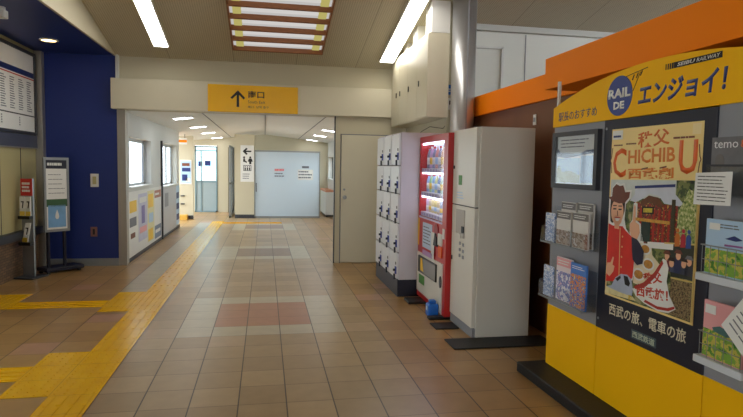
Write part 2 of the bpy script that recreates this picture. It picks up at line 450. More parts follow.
o = MB(); o.poly([(-1.48, 0), (2.14, 0), (2.14, EV), (0, 2.49), (-1.48, 2.34)], YE, YE + .1, FY); o.box(-2.4, -2.17, YE, YE + .1, 0, 2.27); o.box(-2.17, -1.48, YE, YE + .1, 2.09, 2.32)
struct(o.done('wall_end', m_wall))
o = MB()
o.poly([(-2.6, 2.25), (-2.14, 2.25), (0, 2.49), (2.14, 2.25), (2.14, EV + .1), (0, 2.6), (-2.6, EV + .1)], 8.98, YE + .1, FY); struct(o.done('ceiling_passage', m_peak))
o = MB(); o.box(-.008, .008, 8.98, YE, 2.472, 2.486)
for x in (-1.05, 1.05):
    z = 2.49 - abs(x) * .112
    o.box(x - .006, x + .006, 8.98, YE, z - .008, z + .004)
struct(o.done('trim_13', m_inkgrey))
struct(bx('wall_pillar', m_wall, None, -.84, -.30, 16.6, 16.9, 0, 2.36))
o = MB(); o.box(-.84, -.30, 16.585, 16.6, 0, .1); o.box(-2.44, -1.93, 16.285, 16.3, 0, .1); struct(o.done('baseboard_passage', m_dark))

m_frame = M('window_frame', (188, 192, 196), .4, .3)
def window(n, x0, x1, y0, y1, z0, z1, side, rails=(.5,)):
    """aluminium window set in a y-z wall; side = +1 when the room is at +x"""
    f = MB(); t = .05
    xi = x1 if side > 0 else x0
    a, b = (xi - .155, xi - .12) if side > 0 else (xi + .12, xi + .155)
    f.box(a, b, y0, y1, z0, z0 + t); f.box(a, b, y0, y1, z1 - t, z1); f.box(a, b, y0, y0 + t, z0, z1); f.box(a, b, y1 - t, y1, z0, z1)
    w = struct(f.done('window_%d' % n, m_dark if n == 3 else m_frame))
    g = MB(); xm = xi - side * .13
    g.box(xm - .003, xm + .003, y0 + t, y1 - t, z0 + t, z1 - t); g.done('pane', m_glass, w)
    s = MB()
    for r in rails:
        ym = y0 + (y1 - y0) * r; s.box(xm - .02, xm + .02, ym - .02, ym + .02, z0 + t, z1 - t)
    s.done('mullion', m_frame, w)
    q = MB(); q.box(min(xi - side * .099, xi + side * .03), max(xi - side * .099, xi + side * .03), y0 + .001, y1 - .001, z0 + .001, z0 + .016); q.done('sill', m_white, w)
    return w
window(1, -2.12, -2.02, 9.2, 10.9, 1.12, 1.9, 1, (.3,))
window(2, -2.12, -2.02, 11.97, 13.95, 1.03, 1.92, 1, (.66,))
window(3, 2.02, 2.14, 17.25, 18.5, 1.1, 1.8, -1)
window(4, 2.02, 2.14, 9.6, 13.2, 1.0, 1.95, -1)  # out of view, added to bring daylight into the passage
window(5, 2.02, 2.14, 14.0, 16.4, 1.0, 1.95, -1)  # second unseen window, also added for daylight

# glazed door at the far end, with transom
f = MB()
for x in (-2.165, -1.52): f.box(x, x + .045, YE - .02, YE + .06, 0, 2.08)
f.box(-2.165, -1.475, YE - .02, YE + .06, 2.04, 2.08); f.box(-2.165, -1.475, YE - .02, YE + .06, 1.92, 1.95); f.box(-2.165, -1.475, YE - .02, YE + .06, .0, .04); f.box(-2.12, -1.52, YE - .01, YE + .05, .94, .99); f.box(-1.99, -1.955, YE - .01, YE + .05, .04, 1.92)
d2 = struct(f.done('door_2', M('door_teal', (112, 136, 142), .4)))
bx('pane', GL('door_glass', (206, 226, 228), .1), d2, -2.12, -1.52, YE + .02, YE + .026, .99, 2.04)
bx('kick_panel', M('kick_grey', (150, 166, 170), .4), d2, -2.12, -1.52, YE + .018, YE + .03, .04, .94)
FE = Fr((0, YE, 0), (1, 0, 0), (0, 0, 1), (0, -1, 0))
MB().box(-2.06, -1.93, 1.44, 1.6, .0, .004, FE).box(-1.86, -1.68, 1.46, 1.62, .0, .004, FE).done('door_sticker', m_inkblue, d2)

# glass screen seen edge-on beside the pillar
t = thing('glass_screen', 'dark framed glass screen standing edge on between far glazed door and sign pillar', 'screen', (-.98, 17.6, 0))
o = MB()
for y in (16.65, 17.6, 18.6): o.box(-1.0, -.96, y, y + .05, 0, 2.05)
o.box(-1.0, -.96, 16.65, 18.65, 2.0, 2.05); o.box(-1.0, -.96, 16.65, 18.65, 0, .06); o.box(-1.0, -.96, 16.65, 18.65, .95, 1.0); o.done('frame', m_alu, t)
bx('side_post', M('olive_post', (124, 116, 92), .5), t, -1.14, -1.02, 18.5, 18.66, 0, 2.05)
bx('pane', m_glass, t, -.985, -.975, 16.7, 18.6, .06, 2.0)

# frosted partition
t = thing('frosted_partition', 'wide pale blue frosted partition closing the end of the passage', 'partition', (.63, 16.65, 0))
bx('panel', m_frost, t, -.29, 1.56, 16.64, 16.66, .05, 1.90)
o = MB(); o.box(-.30, 1.57, 16.62, 16.68, 1.89, 1.93); o.box(-.30, 1.57, 16.62, 16.68, 0, .05); o.box(-.30, -.275, 16.62, 16.68, 0, 1.9); o.box(1.545, 1.57, 16.62, 16.68, 0, 1.9); o.done('frame', m_alu, t)
bx('handle', m_dark, t, -.255, -.235, 16.60, 16.62, .75, 1.0)
FP = Fr((0, 16.638, 0), (1, 0, 0), (0, 0, 1), (0, -1, 0))
t = thing('notice', 'small notice with a red headline on the frosted partition', 'notice', (.41, 16.637, 1.15))
bx('sheet', m_frost, t, .25, .57, 1.15, 1.45, 0, .002, FP)
lines(FP, .27, .55, 1.33, 1.43, 1, .002, .6, .1).done('headline', M('headline_pale', (220, 120, 120), .5), t); lines(FP, .27, .55, 1.17, 1.31, 2, .002, .5).done('text_line', m_inkgrey, t)
t = thing('notice', 'larger bluish notice on the frosted partition nearer the small window', 'notice', (1.15, 16.637, 1.1))
bx('sheet', m_paper, t, .93, 1.37, 1.10, 1.40, 0, .002, FP)
lines(FP, .95, 1.35, 1.13, 1.38, 3, .002, .5).done('text_line', m_inkgrey, t)
bx('heading', m_inkgrey, t, 1.05, 1.25, 1.44, 1.50, 0, .002, FP)

# sign on the pillar
FS = Fr((0, 16.6, 0), (1, 0, 0), (0, 0, 1), (0, -1, 0))
t = thing('wall_sign', 'tall white sign with black arrow and pictograms on the pillar beside frosted partition', 'sign', (-.49, 16.58, 1.03))
bx('board', m_white, t, -.68, -.31, 1.03, 2.06, 0, .02, FS, .003)
o = MB(); o.poly([(-.62, 1.89), (-.52, 1.99), (-.48, 1.96), (-.53, 1.91), (-.38, 1.91), (-.38, 1.87), (-.53, 1.87), (-.48, 1.82), (-.52, 1.79)], .02, .022, FS); o.done('arrow', m_ink, t)
o = MB()
for x, r in ((-.58, .028), (-.41, .028)): o.disc(x, 1.72, r, .02, .022, FS, seg=14)
o.poly([(-.60, 1.69), (-.56, 1.69), (-.55, 1.63), (-.50, 1.60), (-.51, 1.56), (-.56, 1.59), (-.61, 1.60)], .02, .022, FS)
o.poly([(-.45, 1.69), (-.37, 1.69), (-.34, 1.60), (-.38, 1.60), (-.38, 1.53), (-.44, 1.53), (-.44, 1.60), (-.48, 1.60)], .02, .022, FS)
o.box(-.60, -.38, 1.485, 1.50, .02, .022, FS); o.box(-.60, -.38, 1.34, 1.355, .02, .022, FS); o.box(-.60, -.585, 1.34, 1.5, .02, .022, FS); o.box(-.395, -.38, 1.34, 1.5, .02, .022, FS)
for x in (-.55, -.49, -.43): o.box(x - .018, x + .018, 1.36, 1.43, .02, .022, FS); o.disc(x, 1.455, .016, .02, .022, FS, seg=12)
o.done('pictogram', m_ink, t)
lines(FS, -.62, -.40, 1.1, 1.28, 3, .02, .35).done('text_line', m_inkgrey, t)

# framed poster beside the glazed door
FC = Fr((0, 16.3, 0), (1, 0, 0), (0, 0, 1), (0, -1, 0))
t = thing('framed_poster', 'white framed poster hung beside the far glazed door', 'poster', (-2.12, 16.28, .95))
bx('frame', m_white, t, -2.27, -1.97, .95, 1.62, 0, .02, FC, .003)
bx('sheet', m_sky_print, t, -2.25, -1.99, .99, 1.58, .02, .022, FC)
o = MB(); o.box(-2.22, -2.02, 1.45, 1.53, .022, .024, FC, m_brownink); o.box(-2.22, -2.0, 1.30, 1.40, .022, .024, FC, m_inkblue); o.box(-2.22, -2.08, 1.05, 1.22, .022, .024, FC, m_inkblue); o.box(-2.12, -2.01, 1.02, 1.13, .022, .024, FC, m_white); o.done('print', m_inkblue, t)
t = thing('bracket', 'pair of small dark hooks on the cream wall under the framed poster', 'hook', (-2.2, 16.28, .4))
for z in (.4, .62): MB().box(-2.26, -2.16, z, z + .03, 0, .05, FC).done('hook', m_dark, t)
tag(bx('floor_box', M('ochre_box', (206, 160, 60), .5), None, -2.40, -2.06, 16.0, 16.26, 0, .13, bev=.01, loc=(-2.23, 16.13, 0)), 'low ochre box on the floor under the framed poster', 'box')
# red and white hanging strip sign in the nook
t = thing('hanging_sign', 'orange and white strip sign hanging under the passage ceiling beside second window', 'sign', (-2.15, 15.2, 2.0))
bx('board', m_white, t, -2.35, -1.95, 15.2, 15.23, 2.0, 2.16); bx('stripe', m_orange, t, -2.35, -1.95, 15.19, 15.2, 2.05, 2.11)
o = MB(); o.tube([(-2.3, 15.215, 2.16), (-2.3, 15.215, 2.25)], .008); o.tube([(-2.0, 15.215, 2.16), (-2.0, 15.215, 2.26)], .008); o.done('hanger', m_dark, t)
# cabinet under the small window
t = thing('low_cabinet', 'white low cabinet with salmon stripe under the small window of the passage', 'cabinet', (1.9, 17.6, 0))
bx('body', m_white, t, 1.78, 2.015, 16.95, 18.6, .06, .74, bev=.004); bx('stripe', M('stripe_salmon', (214, 150, 118), .5), t, 1.775, 2.015, 16.945, 18.6, .74, .80); bx('base', m_dark, t, 1.8, 2.015, 16.97, 18.58, 0, .06)

# wainscot with posters
struct(bx('trim_14', m_white, None, -2.02, -2.012, 8.99, 11.86, .06, 1.06))
struct(bx('trim_15', m_dark, None, -2.02, -2.005, 8.99, 14.3, 0, .06))
struct(bx('trim_16', m_dark, None, -2.02, -1.985, 11.86, 11.93, .0, 1.95))
struct(bx('door_3', M('door_pale', (186, 188, 192), .4), None, -2.02, -2.0, 11.95, 13.7, .06, 1.0, bev=.004))
o = bx('vent_plate', m_grey, bpy.data.objects['door_3'], -2.0, -1.995, 12.2, 12.6, .62, .9)
FL = Fr((-2.012, 0, 0), (0, 1, 0), (0, 0, 1), (1, 0, 0))      # u = y
pp = [(9.08, 9.68, .28, .98, m_paper, 'white poster with a yellow heading lowest beside the steel post', [(9.14, 9.62, .74, .92, m_inkyellow), (9.14, 9.6, .52, .66, m_inkgrey), (9.2, 9.5, .34, .42, m_brownink)]),
      (9.76, 10.46, .22, 1.0, M('lilac_print', (200, 200, 220), .5, var=.2, scale=4), 'lilac poster with a violet figure beside the yellow headed poster', [(10.0, 10.25, .5, .8, M('print_violet', (128, 118, 176), .5)), (9.85, 10.4, .35, .45, m_pink), (9.85, 10.4, .85, .94, m_white)]),
      (10.5, 11.1, .12, 1.02, M('cream_print', (226, 218, 170), .5, var=.1, scale=6), 'cream and yellow poster between the lilac poster and the dark post', [(10.56, 11.0, .72, .96, m_inkyellow), (10.55, 10.95, .14, .34, m_inkyellow), (10.6, 11.0, .45, .62, m_sky_print)]),
      (11.15, 11.8, .86, 1.0, M('brick_print', (176, 116, 92), .5), 'small brick red notice high on the wainscot before the dark post', [(11.2, 11.6, .91, .95, m_white)]),
      (11.15, 11.8, .1, .34, M('slate_print', (120, 136, 160), .5), 'slate blue notice low on the wainscot before the dark post', [(11.2, 11.7, .2, .26, m_white)])]
for (a, b, c, d_, mt, lb, blk) in pp:
    t = thing('poster', lb, 'poster', (-2.01, (a + b) / 2, c), 'posters on the passage wainscot')
    bx('sheet', mt, t, a, b, c, d_, 0, .002, FL)
    o = MB()
    for q in blk: o.box(q[0], q[1], q[2], q[3], .002, .004, FL, q[4])
    o.done('print', m_ink, t)
t = thing('poster', 'narrow blue and white poster strip past the grey panel under second window', 'poster', (-2.01, 14.0, .1), 'posters on the passage wainscot')
bx('sheet', m_sky_print, t, 13.74, 14.27, .1, 1.0, -.006, .002, FL); o = MB()
for z in (.2, .45, .7): o.box(13.8, 14.2, z, z + .14, .002, .004, FL, m_inkblue)
o.done('print', m_inkblue, t)

# passage ceiling lights
lightlab = ['nearest the beam', 'second from the beam', 'third from the beam', 'farthest from the beam']
for side, nm in ((-1, 'window'), (1, 'locker')):
    for i, y in enumerate((10.8, 13.2, 15.5, 18.2)):
        xs = 1.45 * side; z = 2.49 - abs(xs) * .112
        fr = Fr((xs, y, z), (1, 0, -side * .112), (0, 1, 0), (side * -.112, 0, -1))
        t = thing('passage_light', 'recessed white ceiling light on the %s side of the passage, %s' % (nm, lightlab[i]), 'ceiling light', (xs, y, z), 'ceiling lights of the passage')
        o = MB(); o.box(-.19, .19, -.17, -.14, .0, .014, fr); o.box(-.19, .19, .14, .17, .0, .014, fr); o.box(-.19, -.16, -.14, .14, .0, .014, fr); o.box(.16, .19, -.14, .14, .0, .014, fr); o.done('frame', m_white, t)
        MB().box(-.16, .16, -.14, .14, .002, .01, fr).done('diffuser', m_diff2, t)

# ------------------------------------------------------------------ tactile paving
def tactile(name, label, rects):
    """rects: (x0,x1,y0,y1,kind) kind L bars along y, T bars along x, D dots"""
    o = MB(); b = o
    for (x0, x1, y0, y1, k) in rects:
        o.box(x0, x1, y0, y1, 0, .004)
        if k == 'L':
            n = 4 * round((x1 - x0) / .3)
            for i in range(n):
                xc = x0 + (x1 - x0) * (i + .5) / n; y = y0
                while y < y1 - .01:
                    e = min(y + .285, y1 - .008); b.box(xc - .014, xc + .014, y + .012, e, .004, .0075); y += .3
        elif k == 'T':
            n = 4
            for i in range(n):
                yc = y0 + (y1 - y0) * (i + .5) / n; b.box(x0 + .01, x1 - .01, yc - .014, yc + .014, .004, .009)
        else:
            nx = round((x1 - x0) / .06); ny = round((y1 - y0) / .06)
            for i in range(nx):
                for j in range(ny):
                    b.disc(x0 + (x1 - x0) * (i + .5) / nx, y0 + (y1 - y0) * (j + .5) / ny, .009, .004, .007, seg=6)
    tag(o.done(name, m_tact, None, (rects[0][0], rects[0][2], 0)), label, 'tactile paving')
E0 = -1.06
tactile('tactile_strip', 'long yellow tactile strip running down the floor into the passage', [(E0 - .3, E0, -.5, 3.875, 'L'), (E0 - .3, E0, 4.78, 6.074, 'L'), (E0 - .3, E0, 6.98, 15.0, 'L')])
tactile('tactile_pad', 'dotted yellow tactile pad nearest the camera where a branch leaves the strip', [(E0 - .6, E0, 3.876, 4.779, 'D')])
tactile('tactile_branch', 'short yellow tactile branch from the nearest dotted pad towards the gates', [(-3.1, E0 - .601, 4.176, 4.476, 'T')])
tactile('tactile_pad', 'dotted yellow tactile pad at the bend before the blue wall', [(E0 - .6, E0, 6.075, 6.979, 'D')])
tactile('tactile_branch', 'yellow tactile branch from the middle pad towards the tiled wall', [(-2.58, E0 - .601, 6.276, 6.576, 'T')])
tactile('tactile_pad', 'dotted yellow tactile pad near the brochure rack at the tiled wall', [(-3.06, -2.581, 6.276, 6.976, 'D')])
tactile('tactile_branch', 'far yellow tactile branch lying before the frosted partition', [(E0 - .3, E0, 15.001, 15.6, 'D'), (E0, .44, 15.001, 15.301, 'T')])

# ------------------------------------------------------------------ ceiling fixtures of the hall
def on_ceiling(x, y): return Fr((x, y, cz(y)), (1, 0, 0), (0, -1, SLOPE), (0, -SLOPE, -1))
def strip_light(label, x0, x1, y_far, L):
    fr = on_ceiling(x0, y_far); w = x1 - x0
    t = thing('strip_light', label, 'ceiling light', fr.p(w / 2, 0, 0), 'strip lights of the hall')
    o = MB(); o.box(-.012, 0, -.012, L, 0, .04, fr); o.box(w, w + .012, -.012, L, 0, .04, fr); o.box(0, w, -.012, 0, 0, .04, fr); o.box(0, w, L, L + .012, 0, .04, fr); o.done('frame', m_white, t)
    MB().box(0, w, 0, L, .004, .045, fr).done('diffuser', m_diff, t)
strip_light('long white strip light on the ceiling over the tactile strip', -1.49, -1.31, 8.36, 3.2)
strip_light('long white strip light on the ceiling against the overhead cabinets', 1.68, 1.88, 8.5, 3.2)
# wooden louvre light
y0 = 8.29; fr = on_ceiling(-.45, y0); wv = 1.25; LV = 2.1
t = thing('louvre_light', 'square ceiling light behind dark wooden louvre boards', 'ceiling light', fr.p(wv / 2, 0, 0))
o = MB(); o.box(0, wv, 0, LV, -.001, .004, fr); o.done('back_panel', EM('louvre_glow', (240, 236, 232), .62), t)
for a in (0, wv - .02): MB().box(a, a + .02, 0, LV, .004, .07, fr).done('side_board', m_wood, t)
m_endglow = EM('louvre_end_glow', (232, 218, 130), .6)  # yellow glow at the gap ends, put in as emission on small blocks
m_louv = EM('louvre_tube', (240, 236, 232), .75)
for i in range(7):
    v = .01 + i * .315
    MB().box(.001, wv - .001, v, v + .03, .012, .08, fr, None, .003).done('louvre_board', m_wood, t)
    if i < 6:
        for a in (.06, wv - .16): MB().box(a, a + .10, v + .09, v + .25, .004, .055, fr, None, .004).done('end_glow_block', m_endglow, t)
        MB().box(.16, wv - .16, v + .155, v + .205, .02, .05, fr, None, .01).done('lamp_tube', m_louv, t)
# downlight in the blue soffit
t = thing('downlight', 'round warm downlight in the blue ceiling above the information board', 'ceiling light', (-2.68, 7.95, 3.03))
FD = Fr((-2.68, 7.95, 3.03), (1, 0, 0), (0, -1, 0), (0, 0, -1))
o = MB(); n = 32
for i in range(n):
    a, b = 2 * math.pi * i / n, 2 * math.pi * (i + 1) / n
    o.poly([(.085 * math.cos(a), .085 * math.sin(a)), (.11 * math.cos(a), .11 * math.sin(a)), (.11 * math.cos(b), .11 * math.sin(b)), (.085 * math.cos(b), .085 * math.sin(b))], 0, .012, FD)
o.done('rim', m_white, t); MB().disc(0, 0, .085, .001, .006, FD).done('lamp_glow', m_spot, t)
t = thing('ceiling_camera', 'small white security camera under the blue ceiling', 'camera', (-2.6, 6.4, 3.03))
MB().lathe([(.05, 0), (.05, -.03)], (-2.6, 6.4, 3.03)).done('mount', m_white, t)
o = MB(); o.box(-2.68, -2.54, 6.35, 6.45, 2.92, 3.0, bev=.01); o.done('body', m_white, t)
MB().disc(0, 0, .03, 0, .02, Fr((-2.61, 6.35, 2.96), (1, 0, 0), (0, 0, 1), (0, -1, 0))).done('lens', m_black, t)

# ------------------------------------------------------------------ yellow exit sign on the beam
FG = Fr((0, 8.72, 0), (1, 0, 0), (0, 0, 1), (0, -1, 0))
t = thing('exit_sign', 'yellow sign with a black upward arrow on the beam over the passage', 'sign', (-.17, 8.70, 2.265))
bx('board', m_sign, t, -.82, .48, 2.272, 2.668, .001, .03, FG, .004)
o = MB(); o.poly([(-.394, 2.59), (-.50, 2.484), (-.476, 2.46), (-.412, 2.523), (-.412, 2.35), (-.376, 2.35), (-.376, 2.523), (-.312, 2.46), (-.288, 2.484)], .03, .0315, FG); o.done('arrow', m_ink, t)
text('lettering', '南口', m_ink, t, FG, -.25, 2.485, .105, .03, bold=.02, width=.235)
text('lettering', 'South Exit', m_ink, t, FG, -.25, 2.408, .042, .03, width=.25)
text('lettering', '南口  남쪽 출구', m_ink, t, FG, -.25, 2.338, .036, .03, width=.30)

# ------------------------------------------------------------------ ticket-side wall
FT = Fr((-3.15, 0, 0), (0, 1, 0), (0, 0, 1), (1, 0, 0))
t = thing('timetable_board', 'large white timetable board in a dark frame high on the ticket side wall', 'board', (-3.14, 7.5, 1.9))
o = MB(); o.box(6.2, 8.72, 1.86, 1.90, 0, .04, FT); o.box(6.2, 8.72, 2.93, 2.97, 0, .04, FT); o.box(8.68, 8.72, 1.9, 2.93, 0, .04, FT); o.box(6.2, 6.24, 1.9, 2.93, 0, .04, FT); o.done('frame', m_dark, t)
bx('sheet', m_paper, t, 6.24, 8.68, 1.9, 2.93, .004, .02, FT)
o = MB(); o.box(6.24, 8.68, 2.63, 2.70, .02, .022, FT, m_inkblue); o.box(6.24, 8.68, 2.60, 2.615, .02, .022, FT, m_inkred); o.box(6.24, 8.68, 2.105, 2.12, .02, .022, FT, m_ink); o.done('heading_band', m_inkblue, t)
for k in range(9):
    o = MB(); u = 6.36 + k * .26; lines(FT, u, u + .16, 2.16, 2.57, 14, .02, .45, .4, o)
    if k % 2: lines(FT, u, u + .03, 1.96, 2.08, 4, .02, .6, .2, o)
    o.done('text_column', m_inkgrey, t)
t = thing('rail_panel', 'slate grey strip panel under the timetable board', 'panel', (-3.14, 7.5, 1.69))
bx('body', M('slate_blue', (70, 74, 92), .45), t, 5.3, 8.74, 1.69, 1.855, .001, .03, FT, .004); bx('lower_edge', m_steel, t, 5.3, 8.74, 1.675, 1.69, .001, .034, FT)

# brochure rack standing by the tiled wall
FR_ = Fr((-3.10, 8.06, 0), (.95, -.3, 0), (0, 0, 1), (-.3, -.95, 0))
t = thing('brochure_rack', 'slim grey brochure rack standing before the tiled wall', 'rack', (-3.02, 8.03, 0))
bx('post', m_alu, t, 0, .16, .02, 1.28, -.05, -.02, FR_); bx('base_plate', m_dark, t, -.01, .27, 0, .02, -.14, .16, FR_, .004)
bx('header', m_inkred, t, .0, .16, 1.06, 1.28, -.02, -.012, FR_)
lines(FR_, .02, .14, 1.1, 1.24, 3, -.012, .6, .2).done('header_text', m_white, t)
for z, nm in ((.80, 'upper'), (.46, 'lower')):
    q = bx('pocket', m_black, t, 0, .16, z - .04, z + .0, -.02, .05, FR_)
    MB().box(0, .16, z, z + .10, .046, .05, FR_).done('pocket_front', m_acryl, q)
for i, (z, u, lb) in enumerate(((.80, .005, 'white and yellow leaflet in the upper pocket of the slim rack, nearer the ledge'), (.80, .085, 'white and yellow leaflet in the upper pocket of the slim rack, nearer the information board'), (.46, .03, 'slanting white and yellow leaflet in the lower pocket of the slim rack'))):
    t2 = thing('leaflet', lb, 'leaflet', FR_.p(u + .035, z, .01), 'leaflets in the slim rack')
    sk = .0 if i < 2 else .05
    MB().poly([(u, z + .001), (u + .07, z + .001), (u + .07 + sk, z + .25), (u + sk, z + .25)], -.0, .018, FR_).done('sheet', m_paper, t2)
    MB().poly([(u, z + .002), (u + .07, z + .002), (u + .07, z + .06), (u, z + .06)], .018, .0195, FR_).done('yellow_foot', m_inkyellow, t2)
    MB().poly([(u + .03 + sk * .5, z + .1), (u + .045 + sk * .5, z + .1), (u + .06 + sk * .6, z + .19), (u + .02 + sk * .6, z + .19), (u + .02 + sk * .6, z + .175), (u + .042 + sk * .6, z + .175)], .018, .0195, FR_).done('print', m_ink, t2)

# information board on stand
FI = Fr((-2.87, 8.22, 0), (.68, .73, 0), (0, 0, 1), (.73, -.68, 0))
t = thing('information_board', 'upright information board on a dark stand before the blue wall', 'board', (-2.76, 8.3, 0))
o = MB(); o.box(0, .34, .56, .595, -.03, .0, FI); o.box(0, .34, 1.525, 1.56, -.03, .0, FI); o.box(0, .03, .595, 1.525, -.03, .0, FI); o.box(.31, .34, .595, 1.525, -.03, .0, FI); o.done('frame', m_alu, t)
bx('sheet', m_paper, t, .03, .31, .595, 1.525, -.025, -.008, FI)
bx('heading', m_navy, t, .03, .31, 1.41, 1.525, -.008, -.006, FI); lines(FI, .05, .26, 1.44, 1.5, 1, -.006, .6, .1).done('heading_text', m_white, t)
o = MB(); lines(FI, .06, .29, 1.05, 1.36, 5, -.008, .12, .3, o); o.done('text_line', m_inkgrey, t)
bx('green_band', M('band_green', (58, 96, 62), .5), t, .03, .31, .90, 1.0, -.008, -.006, FI)
bx('picture', M('picture_blue', (120, 168, 212), .4, var=.4, scale=5), t, .05, .29, .62, .92, -.008, -.006, FI)
MB().poly([(.17, .86), (.19, .80), (.197, .76), (.185, .735), (.17, .73), (.155, .735), (.143, .76), (.15, .80)], -.006, -.005, FI).done('picture_figure', m_white, t)
for u in (.05, .27): bx('stand_post', m_navy, t, u, u + .03, .08, 1.4, -.07, -.03, FI)
o = MB(); o.box(-.02, .5, .03, .08, -.2, .06, FI, None, .01); o.done('stand_base', m_navy, t)
for u, w in ((.02, -.16), (.44, -.16), (.02, .03), (.44, .03)):
    p = FI.p(u, 0, w); MB().lathe([(.025, 0), (.025, .03)], p, 10).done('foot', m_black, t)

t = thing('switch_plate', 'pale switch plate halfway up the blue wall', 'switch', (-2.41, 8.84, 1.15)); FW = Fr((0, 8.85, 0), (1, 0, 0), (0, 0, 1), (0, -1, 0))
bx('plate', m_white, t, -2.47, -2.36, 1.15, 1.34, .001, .012, FW, .003); bx('rocker', m_beige, t, -2.44, -2.39, 1.19, 1.30, .012, .018, FW)
t = thing('wall_socket', 'brownish wall socket low on the blue wall', 'socket', (-2.44, 8.84, .43))
bx('plate', M('socket_brown', (132, 92, 84), .4), t, -2.48, -2.39, .43, .57, .001, .012, FW, .003); bx('socket_hole', m_black, t, -2.45, -2.42, .46, .54, .012, .013, FW)

# ------------------------------------------------------------------ overhead cabinets
FCb = Fr((1.93, 8.70, 0), (0, -1, 0), (0, 0, 1), (-1, 0, 0))   # u from the back wall towards the camera
LC = 1.98
t = thing('overhead_cabinet', 'row of cream cabinets fixed high on the wall above the lockers', 'cabinet', (2.05, 7.71, 2.10))
bx('body', m_cabinet, t, 0, LC, 2.12, 3.12, -.249, 0, FCb)
dw = LC / 4
for i in range(4):
    dr = bx('door', m_cabinet, t, i * dw + .004, (i + 1) * dw - .004, 2.13, 3.115, 0, .018, FCb, .002)
    hu = (i * dw + dw - .08) if i % 2 == 0 and i < 2 else i * dw + .1
    hu = [.32, .55, 1.05, 1.58][i]
    bx('handle', m_black, dr, hu, hu + .022, 2.53, 2.60, .018, .028, FCb)
for i, hu in enumerate((.9, 1.45)):
    MB().disc(hu, 3.06, .03, .018, .021, FCb, seg=16).done('maker_badge', M('badge_blue', (110, 130, 200), .4), t)
# boxed-in posts between the cabinets and the ceiling
for i, (a, b) in enumerate(((.1, .26), (.6, .8), (1.1, 1.32), (1.72, 1.98))):
    yb = 8.70 - b
    MB().poly([(8.70 - a, 3.125), (yb, 3.125), (yb, cz(yb) - .001), (8.70 - a, cz(8.70 - a) - .001)], 1.95, 2.178, FX).done('trim_%d' % (17 + i), m_white)
    struct(bpy.data.objects['trim_%d' % (17 + i)])
# stickers on the wall end
FN = Fr((0, 6.78, 0), (1, 0, 0), (0, 0, 1), (0, -1, 0))
t = thing('sticker', 'blue square sticker on the wall end beside the metal column', 'sticker', (2.225, 6.775, 2.40))
bx('sheet', m_inkblue if False else M('sticker_blue', (32, 96, 176), .4), t, 2.185, 2.265, 2.40, 2.52, .001, .004, FN); lines(FN, 2.195, 2.255, 2.43, 2.48, 2, .004, .4).done('text_line', m_white, t)
t = thing('notice', 'small white card under the blue sticker on the wall end', 'notice', (2.225, 6.775, 2.22))
bx('sheet', m_paper, t, 2.188, 2.262, 2.22, 2.36, .001, .004, FN); bx('print', m_ink, t, 2.21, 2.225, 2.28, 2.33, .004, .005, FN)

# polished column
t = thing('column', 'tall polished metal column between the overhead cabinets and the orange store roof', 'column', (2.325, 6.62, 0))
MB().lathe([(.143, .0), (.143, cz(6.62) - .02)], (2.325, 6.62, 0), 40).done('shaft', m_chrome, t)
o = MB(); o.box(2.318, 2.332, 6.472, 6.482, 0, cz(6.5) - .06); o.done('seam', m_grey, t)

# ------------------------------------------------------------------ coin lockers
LX = 1.53; FK = Fr((LX, 7.72, 0), (0, -1, 0), (0, 0, 1), (-1, 0, 0))
t = thing('coin_locker', 'tall white bank of coin lockers with fifteen doors beside the red vending machine', 'locker', (1.85, 7.06, 0))
LW = 1.32
bx('body', M('locker_side', (206, 200, 206), .4), t, 0, LW, .2, 1.905, -.62, 0, FK, .003); bx('plinth', m_navy, t, .01, LW - .01, 0, .2, -.61, .01, FK)
cw = LW / 3; rows = [.2, .512, .855, 1.197, 1.525, 1.895]
for c in range(3):
    for r in range(5):
        d = bx('door', m_lock, t, c * cw + .012, (c + 1) * cw - .012, rows[r] + .01, rows[r + 1] - .008, 0, .02, FK, .003)
        u = (c + 1) * cw - .055; z = rows[r] + .10
        MB().box(u - .03, u + .03, z - .035, z + .05, .02, .032, FK, None, .003).done('lock_plate', m_lockb, d)
        MB().box(u - .015, u + .015, z - .10, z - .035, .032, .05, FK, None, .004).disc(u, z + .01, .014, .032, .055, FK, seg=10).done('key', m_navy, d)
        MB().box(u - .035, u - .0, z + .07, z + .10, .02, .024, FK).done('number_plate', m_dark, d)
o = MB()
for c in (1, 2): o.box(c * cw - .006, c * cw + .006, .2, 1.9, .0, .003, FK)
for r in rows[1:-1]: o.box(.01, LW - .01, r - .004, r + .006, .0, .003, FK)
o.done('door_gap', m_black, t)
o = MB(); o.tube([(1.9, 7.0, 1.905), (1.9, 6.9, 1.95), (1.95, 6.7, 2.0), (2.1, 6.65, 1.98), (2.17, 6.8, 2.02)], .004)
tag(o.done('cable', m_black, None, (1.9, 7.0, 1.905)), 'thin black cable looping over the top of the lockers', 'cable')

